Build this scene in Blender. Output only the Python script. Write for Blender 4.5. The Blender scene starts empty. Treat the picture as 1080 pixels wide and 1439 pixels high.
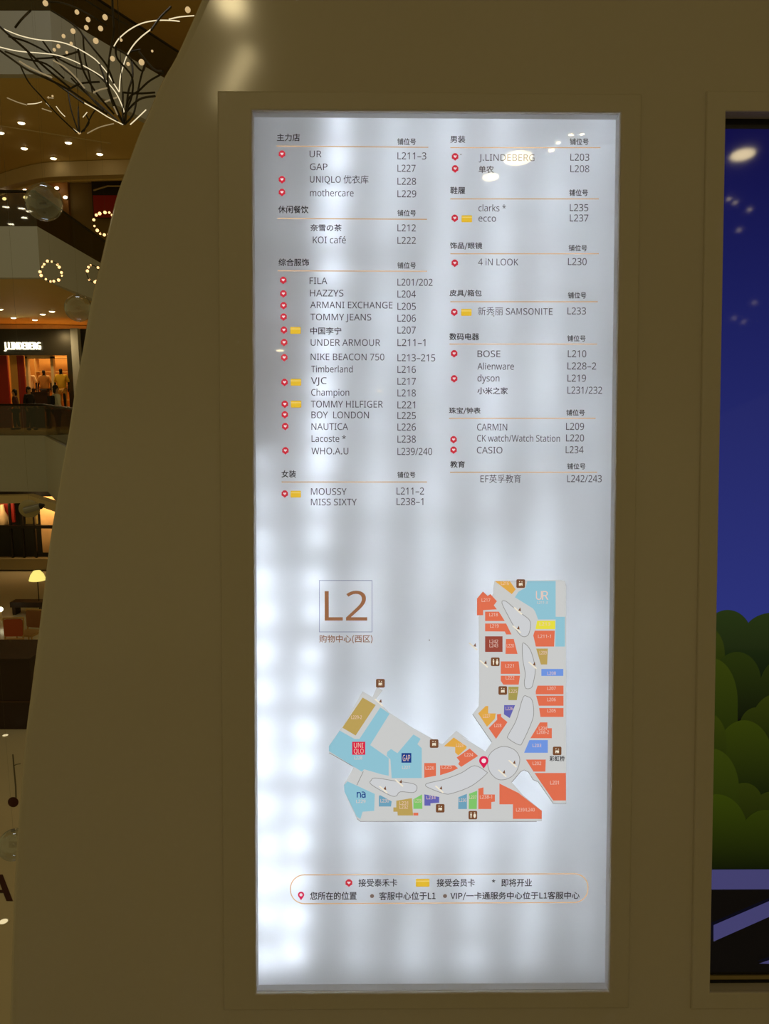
import bpy, bmesh, math, random
from mathutils import Vector, Matrix

# ------------------------------------------------------------------ camera, world, exposure
F, CX, CY = 1080.0, 540.0, 719.5            # focal length and centre in pixels of the 1080x1439 frame
PITCH = math.radians(8.8)
EYE = Vector((0.0, 0.0, 1.5))
sc = bpy.context.scene
col = sc.collection
cd = bpy.data.cameras.new('camera'); cam = bpy.data.objects.new('camera', cd); col.objects.link(cam)
cd.sensor_fit = 'VERTICAL'; cd.sensor_height = 36.0; cd.sensor_width = 36.0
cd.lens = F / 1439.0 * 36.0
cd.clip_start = 0.05; cd.clip_end = 300
cam.location = EYE; cam.rotation_euler = (math.pi / 2 - PITCH, 0, 0)
sc.camera = cam
vs = sc.view_settings
sc.display_settings.display_device = 'sRGB'
vs.view_transform = 'Standard'; vs.look = 'None'; vs.exposure = 0.0; vs.gamma = 1.0; vs.use_curve_mapping = False

w = bpy.data.worlds.new('mall_air'); sc.world = w; w.use_nodes = True
bg = w.node_tree.nodes['Background']
bg.inputs['Color'].default_value = (1.0, 0.76, 0.26, 1); bg.inputs['Strength'].default_value = 0.175

CAM_R = Matrix.Rotation(math.pi / 2 - PITCH, 3, 'X')
def ray(px, py):
    return (CAM_R @ Vector(((px - CX) / F, -(py - CY) / F, -1.0))).normalized()
def at_y(px, py, Y):
    d = ray(px, py); return EYE + d * ((Y - EYE.y) / d.y)
def at_z(px, py, Z):
    d = ray(px, py); return EYE + d * ((Z - EYE.z) / d.z)

# ---- pose of the kiosk front: measured corners of the sign opening (0.62 m wide)
SW, SH = 0.62, 0.62 * 2.4523
def solve_pose():
    import numpy as np
    img = [(351.5, 155.5), (867, 161.5), (857, 1392.5), (363.5, 1393)]
    src = [(-SW/2, SH/2), (SW/2, SH/2), (SW/2, -SH/2), (-SW/2, -SH/2)]
    A = []
    for (u, v), (x, y) in zip(src, img):
        X = (x - CX) / F; Y = -(y - CY) / F
        A.append([u, v, 1, 0, 0, 0, -X*u, -X*v, -X]); A.append([0, 0, 0, u, v, 1, -Y*u, -Y*v, -Y])
    H = np.linalg.svd(np.array(A))[2][-1].reshape(3, 3)
    if H[2, 2] < 0: H = -H
    H = np.diag([1, 1, -1]) @ H
    H = H / ((np.linalg.norm(H[:, 0]) + np.linalg.norm(H[:, 1])) / 2)
    r1, r2, t = (Vector(H[:, i]) for i in range(3))
    n = r1.cross(r2).normalized()
    s = (r1 + r2).normalized(); d = (r2 - r1).normalized()      # symmetric orthogonalisation
    a = (s - d).normalized(); b = (s + d).normalized()
    R = Matrix((a, b, n)).transposed()
    M = (CAM_R @ R).to_4x4(); M.translation = EYE + CAM_R @ t
    return M
POSE = solve_pose(); POSE_INV = POSE.inverted()
PN = (POSE.to_3x3() @ Vector((0, 0, 1))).normalized()
def uv(px, py, n=0.0):
    """layout measured on the photograph -> (u, v) metres on the kiosk front, at height n over it"""
    o = POSE_INV @ EYE; d = POSE_INV.to_3x3() @ ray(px, py)
    p = o + d * ((n - o.z) / d.z)
    return (p.x, p.y)
PXM = 1.333 / F                               # metres per photo pixel on the kiosk front, about

# ------------------------------------------------------------------ materials
def mat(name, color, rough=0.5, metal=0.0, emit=None, estr=0.0, noise=0.0, nscale=8.0, spec=0.5, coat=0.0):
    m = bpy.data.materials.new(name); m.use_nodes = True
    nt = m.node_tree; b = nt.nodes['Principled BSDF']
    b.inputs['Base Color'].default_value = (*color, 1); b.inputs['Roughness'].default_value = rough
    b.inputs['Metallic'].default_value = metal; b.inputs['Specular IOR Level'].default_value = spec
    b.inputs['Coat Weight'].default_value = coat
    if emit: b.inputs['Emission Color'].default_value = (*emit, 1); b.inputs['Emission Strength'].default_value = estr
    if noise:
        tc = nt.nodes.new('ShaderNodeTexCoord'); nz = nt.nodes.new('ShaderNodeTexNoise'); nz.inputs['Scale'].default_value = nscale
        nz.inputs['Detail'].default_value = 4
        mx = nt.nodes.new('ShaderNodeMix'); mx.data_type = 'RGBA'
        mx.inputs[6].default_value = (*[c * (1 - noise) for c in color], 1); mx.inputs[7].default_value = (*[min(1, c * (1 + noise)) for c in color], 1)
        nt.links.new(tc.outputs['Object'], nz.inputs['Vector']); nt.links.new(nz.outputs['Fac'], mx.inputs[0])
        nt.links.new(mx.outputs[2], b.inputs['Base Color'])
    return m
def srgb(r, g, b):
    f = lambda c: (c/255/12.92) if c/255 <= 0.04045 else ((c/255 + 0.055)/1.055) ** 2.4
    return (f(r), f(g), f(b))
def sheet(name, color, rough=0.03):
    """backlit sheet or ink: lets light through from behind, with a clear gloss on its face"""
    m = bpy.data.materials.new(name); m.use_nodes = True; nt = m.node_tree; nt.nodes.clear()
    out = nt.nodes.new('ShaderNodeOutputMaterial'); mx = nt.nodes.new('ShaderNodeMixShader')
    tr = nt.nodes.new('ShaderNodeBsdfTranslucent'); tr.inputs['Color'].default_value = (*color, 1)
    gl = nt.nodes.new('ShaderNodeBsdfGlossy'); gl.inputs['Roughness'].default_value = rough
    mx.inputs[0].default_value = 0.045
    nt.links.new(tr.outputs[0], mx.inputs[1]); nt.links.new(gl.outputs[0], mx.inputs[2])
    nt.links.new(mx.outputs[0], out.inputs['Surface'])
    return m
def screen_mat(name, c0, c1, axis=1, strength=1.0):
    """what the display shows: gives off its own light, under a glossy face"""
    m = bpy.data.materials.new(name); m.use_nodes = True; nt = m.node_tree; b = nt.nodes['Principled BSDF']
    b.inputs['Base Color'].default_value = (0.004, 0.004, 0.004, 1); b.inputs['Roughness'].default_value = 0.04
    tc = nt.nodes.new('ShaderNodeTexCoord'); sp = nt.nodes.new('ShaderNodeSeparateXYZ')
    mx = nt.nodes.new('ShaderNodeMix'); mx.data_type = 'RGBA'
    mx.inputs[6].default_value = (*c0, 1); mx.inputs[7].default_value = (*c1, 1)
    nt.links.new(tc.outputs['Generated'], sp.inputs[0]); nt.links.new(sp.outputs[axis], mx.inputs[0])
    nt.links.new(mx.outputs[2], b.inputs['Emission Color']); b.inputs['Emission Strength'].default_value = strength
    return m
def glass(name, tint, lo=0.05, hi=0.7, rough=0.02, gloss=(1, 1, 1), power=4.0):
    """clear thin glass: lets the background through, mirrors more towards its rim"""
    m = bpy.data.materials.new(name); m.use_nodes = True; nt = m.node_tree; nt.nodes.clear()
    out = nt.nodes.new('ShaderNodeOutputMaterial'); mx = nt.nodes.new('ShaderNodeMixShader')
    tr = nt.nodes.new('ShaderNodeBsdfTransparent'); tr.inputs['Color'].default_value = (*tint, 1)
    gl = nt.nodes.new('ShaderNodeBsdfGlossy'); gl.inputs['Roughness'].default_value = rough; gl.inputs['Color'].default_value = (*gloss, 1)
    lw = nt.nodes.new('ShaderNodeLayerWeight'); lw.inputs['Blend'].default_value = 0.5
    pw = nt.nodes.new('ShaderNodeMath'); pw.operation = 'POWER'; pw.inputs[1].default_value = power
    mr = nt.nodes.new('ShaderNodeMapRange'); mr.inputs['To Min'].default_value = lo; mr.inputs['To Max'].default_value = hi
    nt.links.new(lw.outputs['Facing'], pw.inputs[0]); nt.links.new(pw.outputs[0], mr.inputs['Value'])
    nt.links.new(mr.outputs[0], mx.inputs[0]); nt.links.new(tr.outputs[0], mx.inputs[1]); nt.links.new(gl.outputs[0], mx.inputs[2])
    nt.links.new(mx.outputs[0], out.inputs['Surface'])
    return m

M = {
 'shell': mat('cream_lacquer', (0.72, 0.68, 0.60), 0.10, noise=0.03, nscale=3, spec=0.5),
 'frame': mat('cream_frame_paint', (0.70, 0.66, 0.57), 0.38, noise=0.03, nscale=6),
 'white': mat('white_enamel', (0.85, 0.85, 0.86), 0.5),
 'panel': sheet('backlit_acrylic', (0.93, 0.96, 1.0), rough=0.015),
 'fascia': mat('grey_white_paint', (0.62, 0.66, 0.72), 0.6, noise=0.05, nscale=0.5),
 'soffit': mat('tan_ceiling_paint', (0.85, 0.66, 0.28), 0.6, noise=0.05, nscale=0.4),
 'cove': mat('cream_cove_paint', (0.75, 0.62, 0.38), 0.55),
 'ceil': mat('off_white_ceiling', (0.7, 0.66, 0.58), 0.7),
 'tile': mat('polished_beige_tile', (0.72, 0.64, 0.46), 0.18, noise=0.08, nscale=0.7),
 'decktile': mat('deck_stone', (0.5, 0.46, 0.4), 0.3, noise=0.08, nscale=4),
 'balu': glass('smoked_glass', (0.42, 0.42, 0.34), 0.06, 0.6),
 'rail': mat('dark_bronze', (0.03, 0.024, 0.018), 0.35, 0.6),
 'bubble': glass('clear_bubble', (0.84, 0.87, 0.90), 0.16, 0.75, 0.06, (0.85, 0.92, 1.0), 2.0),
 'thread': mat('grey_thread', (0.12, 0.11, 0.09), 0.6),
 'lampglow': mat('downlight_lens', (1, 0.9, 0.7), 0.5, emit=(1.0, 0.80, 0.46), estr=7.0),
 'lampring': mat('white_ring', (0.8, 0.72, 0.55), 0.5),
 'bulb': mat('amber_bulb', (1, 0.6, 0.3), 0.5, emit=(1.0, 0.55, 0.22), estr=2.2),
 'softbulb': mat('frosted_bulb', (1, 0.8, 0.5), 0.5, emit=(1.0, 0.72, 0.38), estr=0.5),
 'strip': mat('led_strip', (1, 0.95, 0.8), 0.5, emit=(1.0, 0.86, 0.58), estr=0.8),
 'dimstrip': mat('pearl_strip', (0.8, 0.72, 0.55), 0.4, emit=(1.0, 0.80, 0.50), estr=0.16),
 'branch': mat('dark_branch_metal', (0.035, 0.027, 0.015), 0.45, 0.4),
 'dark': mat('dark_panel', (0.030, 0.026, 0.018), 0.4),
 'brown': mat('dark_brown_laminate', (0.035, 0.014, 0.008), 0.45, noise=0.1),
 'brownwall': mat('orange_brown_wall', (0.30, 0.13, 0.03), 0.5, noise=0.1),
 'amber': mat('amber_wall', (0.75, 0.40, 0.10), 0.6, noise=0.15, nscale=2),
 'wood': mat('oak', (0.60, 0.36, 0.12), 0.5, noise=0.2, nscale=6),
 'red': mat('deep_red', (0.35, 0.02, 0.012), 0.5),
 'orangered': mat('orange_red_fabric', (0.50, 0.10, 0.03), 0.8),
 'yellow': mat('yellow_cotton', (0.95, 0.55, 0.04), 0.8),
 'cream': mat('cream_cotton', (0.90, 0.68, 0.40), 0.8),
 'whitecloth': mat('white_cotton', (0.85, 0.87, 0.86), 0.8),
 'black': mat('black_cloth', (0.012, 0.012, 0.016), 0.8),
 'skin': mat('skin', (0.55, 0.33, 0.2), 0.55),
 'hair': mat('black_hair', (0.008, 0.007, 0.006), 0.5),
 'letter': mat('white_sign_letters', (1, 1, 0.9), 0.5, emit=(1.0, 0.93, 0.62), estr=2.4),
 'shade': mat('glowing_lamp_shade', (1, 0.9, 0.4), 0.6, emit=(1.0, 0.85, 0.22), estr=0.9),
 'tape': mat('silver_grey', (0.3, 0.3, 0.3), 0.35, 0.5),
 'marking': mat('dark_red_floor_vinyl', (0.055, 0.006, 0.004), 0.5),
 'stem': mat('grey_floor_vinyl', (0.15, 0.13, 0.07), 0.5),
 'bezel': mat('black_bezel', (0.004, 0.004, 0.004), 0.3),
 'brass': mat('gold_trim', (0.55, 0.45, 0.2), 0.3, 0.8),
}

# ------------------------------------------------------------------ mesh helpers
class MB:
    def __init__(s): s.v = []; s.f = []; s.mi = []
    def add(s, vs, fs, mi=0):
        o = len(s.v); s.v += [tuple(v) for v in vs]; s.f += [tuple(i + o for i in f) for f in fs]; s.mi += [mi] * len(fs)
    def box(s, a, b, mi=0, R=None, o=(0, 0, 0)):
        vs = [Vector((x, y, z)) for x in (a[0], b[0]) for y in (a[1], b[1]) for z in (a[2], b[2])]
        if R is not None: vs = [R @ v for v in vs]
        vs = [v + Vector(o) for v in vs]
        s.add(vs, [(0, 1, 3, 2), (4, 6, 7, 5), (0, 4, 5, 1), (2, 3, 7, 6), (0, 2, 6, 4), (1, 5, 7, 3)], mi)
    def prism(s, poly, z0, z1, mi=0):                 # poly in xy, any simple polygon
        n = len(poly)
        area = sum(poly[i][0]*poly[(i+1) % n][1] - poly[(i+1) % n][0]*poly[i][1] for i in range(n))
        if area < 0: poly = poly[::-1]
        s.add([(x, y, z0) for x, y in poly] + [(x, y, z1) for x, y in poly],
              [tuple(range(n))[::-1], tuple(range(n, 2*n))] + [(i, (i+1) % n, n + (i+1) % n, n + i) for i in range(n)], mi)
    def flat(s, poly, z, mi=0):
        n = len(poly)
        area = sum(poly[i][0]*poly[(i+1) % n][1] - poly[(i+1) % n][0]*poly[i][1] for i in range(n))
        if area < 0: poly = poly[::-1]
        s.add([(x, y, z) for x, y in poly], [tuple(range(n))], mi)
    def tube(s, pts, r, seg=8, mi=0, cap=True):
        pts = [Vector(p) for p in pts]; n = len(pts); rings = []
        rr = r if isinstance(r, (list, tuple)) else [r] * n
        up = None
        for i, p in enumerate(pts):
            t = (pts[min(i+1, n-1)] - pts[max(i-1, 0)]).normalized()
            if up is None or abs(up.dot(t)) > 0.95: up = Vector((0, 0, 1)) if abs(t.z) < 0.9 else Vector((1, 0, 0))
            a = up.cross(t).normalized(); b = t.cross(a); up = b
            rings.append([p + (a * math.cos(k*2*math.pi/seg) + b * math.sin(k*2*math.pi/seg)) * rr[i] for k in range(seg)])
        fs = [(i*seg + k, i*seg + (k+1) % seg, (i+1)*seg + (k+1) % seg, (i+1)*seg + k) for i in range(n-1) for k in range(seg)]
        if cap: fs += [tuple(range(seg))[::-1], tuple(range((n-1)*seg, n*seg))]
        s.add([v for q in rings for v in q], fs, mi)
    def lathe(s, prof, seg=24, o=(0, 0, 0), mi=0):    # prof: (r, z)
        n = len(prof); o = Vector(o)
        vs = [o + Vector((r * math.cos(k*2*math.pi/seg), r * math.sin(k*2*math.pi/seg), z)) for r, z in prof for k in range(seg)]
        fs = [(i*seg + k, i*seg + (k+1) % seg, (i+1)*seg + (k+1) % seg, (i+1)*seg + k) for i in range(n-1) for k in range(seg)]
        fs += [tuple(range(seg))[::-1], tuple(range((n-1)*seg, n*seg))]
        s.add(vs, fs, mi)
    def ball(s, c, r, seg=16, sq=(1, 1, 1), mi=0):
        c = Vector(c); m = seg // 2
        vs = [c + Vector((0, 0, -r*sq[2]))]
        for i in range(1, m):
            a = -math.pi/2 + math.pi * i / m
            vs += [c + Vector((r*sq[0]*math.cos(a)*math.cos(k*2*math.pi/seg), r*sq[1]*math.cos(a)*math.sin(k*2*math.pi/seg), r*sq[2]*math.sin(a))) for k in range(seg)]
        vs.append(c + Vector((0, 0, r*sq[2])))
        fs = [(0, 1 + (k+1) % seg, 1 + k) for k in range(seg)]
        for i in range(m - 2):
            fs += [(1 + i*seg + k, 1 + i*seg + (k+1) % seg, 1 + (i+1)*seg + (k+1) % seg, 1 + (i+1)*seg + k) for k in range(seg)]
        L = len(vs) - 1; b = 1 + (m-2)*seg
        fs += [(b + k, b + (k+1) % seg, L) for k in range(seg)]
        s.add(vs, fs, mi)
    def build(s, name, mats, parent=None, smooth=None):
        me = bpy.data.meshes.new(name); me.from_pydata(s.v, [], s.f)
        for m in (mats if isinstance(mats, (list, tuple)) else [mats]): me.materials.append(m)
        me.polygons.foreach_set('material_index', s.mi); me.update()
        return link(name, me, parent, smooth)
def link(name, me, parent=None, smooth=None, flat_front=False):
    if smooth is not None:
        me.polygons.foreach_set('use_smooth', [True] * len(me.polygons)); me.set_sharp_from_angle(angle=math.radians(smooth))
        if flat_front:                                # dead flat faces stay flat right up to their rounded edges
            for p in me.polygons:
                if abs(p.normal.z) > 0.9995: p.use_smooth = False
            me.update()
    o = bpy.data.objects.new(name, me); col.objects.link(o)
    if parent is not None: o.parent = parent
    return o
def tag(o, label, cat, group=None, kind=None):
    if label: o['label'] = label
    if cat: o['category'] = cat
    if group: o['group'] = group
    if kind: o['kind'] = kind
    return o
def empty(name, label, cat, loc=(0, 0, 0), group=None, mtx=None):
    o = bpy.data.objects.new(name, None); col.objects.link(o); o.empty_display_size = 0.1
    if mtx is not None: o.matrix_world = mtx
    else: o.location = loc
    return tag(o, label, cat, group)
def copy_tree(o, parent=None):
    c = o.copy(); col.objects.link(c)
    if parent is not None: c.parent = parent
    for ch in list(o.children): copy_tree(ch, c)
    return c
def structure(o): o['kind'] = 'structure'; return o
def eval_mesh(o):
    dg = bpy.context.evaluated_depsgraph_get(); dg.update()
    return bpy.data.meshes.new_from_object(o.evaluated_get(dg), preserve_all_data_layers=True, depsgraph=dg)
def curve_plate(loops, z0, z1, bevel, res=3):
    """outline with holes -> bevelled solid plate between z0 and z1"""
    c = bpy.data.curves.new('plate_curve', 'CURVE'); c.dimensions = '2D'; c.fill_mode = 'BOTH'
    for lp in loops:
        sp = c.splines.new('POLY'); sp.points.add(len(lp) - 1)
        for p, (x, y) in zip(sp.points, lp): p.co = (x, y, 0, 1)
        sp.use_cyclic_u = True
    c.extrude = (z1 - z0) / 2 - bevel; c.bevel_depth = bevel; c.bevel_resolution = res; c.offset = -bevel
    o = bpy.data.objects.new('plate_curve', c); col.objects.link(o)
    me = eval_mesh(o); bpy.data.objects.remove(o); bpy.data.curves.remove(c)
    for v in me.vertices: v.co.z += (z0 + z1) / 2
    bm = bmesh.new(); bm.from_mesh(me); bmesh.ops.remove_doubles(bm, verts=bm.verts, dist=1e-5)
    bmesh.ops.recalc_face_normals(bm, faces=bm.faces); bm.to_mesh(me); bm.free()
    return me
_tc = bpy.data.curves.new('lettering_source', 'FONT'); _to = bpy.data.objects.new('lettering_source', _tc); col.objects.link(_to)
_tc.resolution_u = 3
_base = _tc.font
def shipped(name):
    """a typeface that comes with Blender; its built-in face if it is missing"""
    try: return bpy.data.fonts.load(bpy.utils.system_resource('DATAFILES', path='fonts') + '/' + name)
    except Exception: return None
FACE_LATIN, FACE_CJK = shipped('NotoSansHebrew-Regular.woff2'), shipped('Noto Sans CJK Regular.woff2')
_cache = {}
def glyphs(body):
    if body not in _cache:
        f = FACE_CJK if any(ord(c) > 0x2fff for c in body) else FACE_LATIN
        if f is not None: _tc.font = f
        elif _base is not None: _tc.font = _base
        out = []
        for t in (body, 'H'):
            if t == 'H' and ('H', f) in _cache: out.append(_cache[('H', f)]); continue
            _tc.body = t; me = eval_mesh(_to)
            out.append(([(v.co.x, v.co.y) for v in me.vertices], [tuple(p.vertices) for p in me.polygons])); bpy.data.meshes.remove(me)
        _cache[('H', f)] = out[1]; _cache[body] = (*out[0], max(v[1] for v in out[1][0]))
    return _cache[body]
def lettering(mb, body, x0, x1, n, base=None, cap=None, y0=None, y1=None, bold=0.0):
    """put words on the kiosk front: measured left and right ends, and base line + capital height or top and bottom (px).
    bold: extra stroke width in px"""
    vs, fs, H = glyphs(body)
    if not vs: return
    xa = min(v[0] for v in vs); xb = max(v[0] for v in vs); ya = min(v[1] for v in vs); yb = max(v[1] for v in vs)
    if base is None: top, bot, sa, sb = y0, y1, yb, ya
    else: top, bot, sa, sb = base - cap, base, H, 0.0
    L = uv(x0, (top + bot)/2, n)[0]; R = uv(x1, (top + bot)/2, n)[0]
    T = uv((x0+x1)/2, top, n)[1]; B = uv((x0+x1)/2, bot, n)[1]
    b = bold * PXM / 2
    for i, (dx, dy) in enumerate(((-b, 0), (b, 0), (0, b), (0, -b)) if bold else ((0, 0),)):
        mb.add([(L + (x - xa)/(xb - xa)*(R - L) + dx, B + (y - sb)/(sa - sb)*(T - B) + dy, n + 0.00001*i) for x, y in vs], fs)
def seg_flat(mb, pts, wd, n, closed=False):
    """thin printed line through points given in metres on the front"""
    P = [Vector(p) for p in pts]; m = len(P)
    L = []; Rr = []
    for i in range(m):
        a = P[(i-1) % m] if (closed or i > 0) else P[i]; b = P[(i+1) % m] if (closed or i < m-1) else P[i]
        t = (b - a).normalized(); q = Vector((-t.y, t.x)) * wd/2
        L.append(P[i] + q); Rr.append(P[i] - q)
    fs = [(i, (i+1) % m, m + (i+1) % m, m + i) for i in range(m if closed else m-1)]
    mb.add([(p.x, p.y, n) for p in L + Rr], fs)
def smooth_line(pts, k=6, closed=False):
    P = [Vector(p) for p in pts]; m = len(P); out = []
    for i in range(m if closed else m - 1):
        p1, p2 = P[i], P[(i+1) % m]
        p0 = P[i-1] if (i > 0 or closed) else p1; p3 = P[(i+2) % m] if (i+2 < m or closed) else p2
        for j in range(k):
            t = j / k
            out.append(0.5 * ((2*p1) + (p2-p0)*t + (2*p0-5*p1+4*p2-p3)*t*t + (3*p1-p0-3*p2+p3)*t**3))
    if not closed: out.append(P[-1])
    return out
def rounded(x0, y0, x1, y1, r, k=5):
    out = []
    for cx, cy, a in ((x1-r, y0+r, -90), (x1-r, y1-r, 0), (x0+r, y1-r, 90), (x0+r, y0+r, 180)):
        for i in range(k+1):
            t = math.radians(a + 90*i/k); out.append((cx + r*math.cos(t), cy + r*math.sin(t)))
    return out
def area_lamp(name, loc, power, size, color, target=None, shape='DISK', size_y=None, parent=None):
    l = bpy.data.lights.new(name, 'AREA'); l.shape = shape; l.size = size; l.energy = power; l.color = color
    if size_y: l.size_y = size_y
    o = bpy.data.objects.new(name, l); col.objects.link(o); o.location = loc
    if target is not None: o.rotation_euler = (Vector(target) - Vector(loc)).to_track_quat('-Z', 'Y').to_euler()
    if parent is not None: o.parent = parent
    return o

# ------------------------------------------------------------------ lamps of our own gallery ceiling (behind and above the viewer)
CEIL2 = 4.3
def mirror_lamp(px, py, size, radiance=11.0, color=(1.0, 0.80, 0.42), zc=CEIL2 - 0.02):
    """downlight in the ceiling behind the viewer, where the sign's face shows its reflection"""
    d = ray(px, py); o = EYE; c = POSE.translation
    p = o + d * ((c - o).dot(PN) / d.dot(PN)); r = d - 2 * d.dot(PN) * PN
    q = p + r * ((zc - p.z) / r.z)
    area_lamp('gallery_downlight', q, radiance * math.pi * math.pi * size * size / 4, size, color)
mirror_lamp(729, 219, 0.22, 24)
mirror_lamp(1047, 214, 0.17, 18)
mirror_lamp(690, 246, 0.13, 22)
for px, py in ((1027, 277), (1036, 282), (1056, 292), (1041, 321)): mirror_lamp(px, py, 0.03, 18)
for px, py in ((1062, 424), (1033, 446), (1047, 451)): mirror_lamp(px, py, 0.04, 12)
mirror_lamp(533, 549, 0.10, 26); mirror_lamp(393, 492, 0.12, 24)
mirror_lamp(804, 186, 0.035, 45); mirror_lamp(820, 185, 0.035, 45); mirror_lamp(786, 197, 0.035, 45); mirror_lamp(776, 208, 0.045, 45)
area_lamp('skylight', (-6.0, 15.0, 16.0), 95, 4.5, (0.90, 0.95, 0.95), None, 'RECTANGLE', 1.4)
mirror_lamp(325, 6, 0.16, 40)
for px, py in ((346, 78), (336, 98), (326, 118), (316, 140)): mirror_lamp(px, py, 0.10, 26)

# ------------------------------------------------------------------ the atrium: floors, fascias, ceilings
def level(name_wall, name_ceiling, zt, h, front, back=46.0, fm='fascia', sm='soffit'):
    """front: points (world x, y) of a floor's atrium edge, left to right"""
    mb = MB(); T = 0.25
    P = [Vector(p) for p in front]
    mb2 = MB(); poly = [(p.x, p.y) for p in P] + [(P[-1].x, back), (P[0].x, back)]
    # fascia: edge strip with thickness
    Q = []
    for i in range(len(P)):
        t = (P[min(i+1, len(P)-1)] - P[max(i-1, 0)]).normalized(); Q.append(P[i] + Vector((-t.y, t.x)) * T)
    mb.prism([(p.x, p.y) for p in P] + [(q.x, q.y) for q in Q[::-1]], zt - h, zt)
    structure(mb.build(name_wall, M[fm]))
    poly = [(q.x, q.y) for q in Q] + [(Q[-1].x, back), (Q[0].x, back)]
    mb2.prism(poly, zt - h + 0.12, zt - 0.02)
    structure(mb2.build(name_ceiling, M[sm]))
def edge(zt, pix): return [tuple(at_z(px, py, zt).xy) for px, py in pix]
Z4, Z3, Z2, Z1 = 11.1, 5.65, 0.05, -5.5
E4 = edge(Z4, [(-700, 15), (70, 15), (155, 65), (300, 150)])
E3 = edge(Z3, [(-700, 318), (52, 318), (137, 367), (230, 420)])
E2 = edge(Z2, [(-700, 612), (62, 612), (90, 627), (140, 655)])
level('wall_fourth_storey', 'ceiling_third_storey', Z4, 1.5, E4)
level('wall_third_storey', 'ceiling_second_storey', Z3, 1.25, E3)
level('wall_second_storey', 'ceiling_first_storey', Z2, 1.95, E2)
# roof over the far galleries
mb = MB(); mb.box((-45, 12, 16.2), (20, 50, 16.6)); structure(mb.build('ceiling_roof', M['soffit']))
# ground floor far below
mb = MB(); mb.box((-45, 2.2, Z1 - 0.3), (25, 50, Z1)); structure(mb.build('floor', M['tile']))
# our own gallery: deck and ceiling
mb = MB(); mb.prism([(-6, -9), (6, -9), (6, 2.1), (-0.80, 2.1), (-0.80, 1.02), (-6, 1.02)], -0.5, 0.0); structure(mb.build('floor_gallery', M['decktile']))
mb = MB(); mb.box((-7, -14, CEIL2), (7, 2.2, CEIL2 + 0.4)); structure(mb.build('ceiling_gallery', M['ceil']))

# ------------------------------------------------------------------ kiosk (leaning pillar) shell
sil = [(268, 22), (244, 75), (225, 108), (205.5, 153), (191.7, 184), (177.8, 222), (161, 268), (148, 318), (137, 365), (128.5, 400), (120, 440),
       (113, 482.6), (107, 515), (99.8, 553), (91.7, 608), (82.6, 656.6), (75, 702), (67.3, 748), (62, 785), (58, 820), (52, 868), (45, 925), (37, 988),
       (31, 1036), (23.6, 1123), (16.7, 1220), (12.5, 1318), (9, 1429)]
left = [uv(*p) for p in sil][::-1]                                # bottom to top
left = [tuple(p) for p in smooth_line([Vector(p) for p in left], 3)]
z_of = lambda u, v, n: (POSE @ Vector((u, v, n))).z
THICK = 0.34
vb = left[0][1]
while z_of(left[0][0], vb, -THICK) > 0.012: vb -= 0.005
lo = [(left[0][0] - 0.012, vb)]
top = [uv(282, -10), uv(305, -60), uv(350, -130), uv(420, -205), uv(520, -275), uv(650, -325), uv(820, -350)]
ax = uv(900, 500)[0]
top = [tuple(p) for p in smooth_line([Vector(p) for p in top], 3)]
half = lo + left + top
outline = half + [(2*ax - u, v) for u, v in half[::-1]]
# openings
SX0, SX1, SY0, SY1 = -SW/2, SW/2, -SH/2, SH/2
FW = 0.058                                                        # frame width
DXL = uv(1015.6, 158)[0]; DXLb = uv(998, 1392.8)[0]; DX0 = (DXL + DXLb)/2; DY1 = uv(1020, 158)[1]; DY0 = uv(1005, 1392.8)[1]
DX1 = DX0 + 0.86
rect = lambda a, b, c, d: [(a, b), (c, b), (c, d), (a, d)]
G = 0.012
me = curve_plate([outline, rect(SX0-G, SY0-G, SX1+G, SY1+G), rect(DX0-G, DY0-G, DX1+G, DY1+G)], -THICK, 0.0, 0.018, 5)
me.materials.append(M['shell'])
pillar = empty('information_pillar', 'large cream lacquered leaning pillar with curved left edge, holding the lit directory and the screen', 'kiosk', mtx=POSE.copy())
shell = link('shell', me, pillar, 40, True)
mb = MB(); mb.prism([(left[0][0]+0.03, -0.30), (2*ax-left[0][0]-0.03, -0.30), (2*ax-left[0][0]-0.03, -0.03), (left[0][0]+0.03, -0.03)], vb-0.03, vb+0.02)
pl = mb
pl.v = [(x, z, y) for x, y, z in pl.v]; pl.f = [f[::-1] for f in pl.f]
# plinth carries the leaning shell on the deck
plinth = pl.build('plinth', M['shell'], pillar)

# ------------------------------------------------------------------ directory sign
sign = empty('directory_sign', 'tall backlit white shop directory with floor map, set in the cream pillar', 'sign', mtx=POSE.copy())
FZ = 0.005
me = curve_plate([rect(SX0-FW, SY0-FW+0.028, SX1+FW-0.022, SY1+FW-0.026), rect(SX0, SY0, SX1, SY1)], -0.004, FZ, 0.003, 3)
me.materials.append(M['frame']); link('sign_frame', me, sign, 40, True)
PZ = -0.020                                                       # face of the lit panel
mb = MB()                                                         # the returns round the opening
for a, b in (((SX0-0.008, SY0-0.008), (SX0, SY1+0.008)), ((SX1, SY0-0.008), (SX1+0.008, SY1+0.008)), ((SX0, SY0-0.008), (SX1, SY0)), ((SX0, SY1), (SX1, SY1+0.008))):
    mb.box((a[0], a[1], PZ-0.004), (b[0], b[1], -0.003))
mb.build('frame_return', M['white'], sign)
mb = MB(); D = -0.081
mb.box((SX0-0.008, SY0-0.008, D-0.004), (SX1+0.008, SY1+0.008, D))
mb.box((SX0-0.008, SY0-0.008, D), (SX0, SY1+0.008, PZ-0.002)); mb.box((SX1, SY0-0.008, D), (SX1+0.008, SY1+0.008, PZ-0.002))
mb.box((SX0, SY0-0.008, D), (SX1, SY0, PZ-0.002)); mb.box((SX0, SY1, D), (SX1, SY1+0.008, PZ-0.002))
mb.build('light_box', M['white'], sign)
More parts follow.
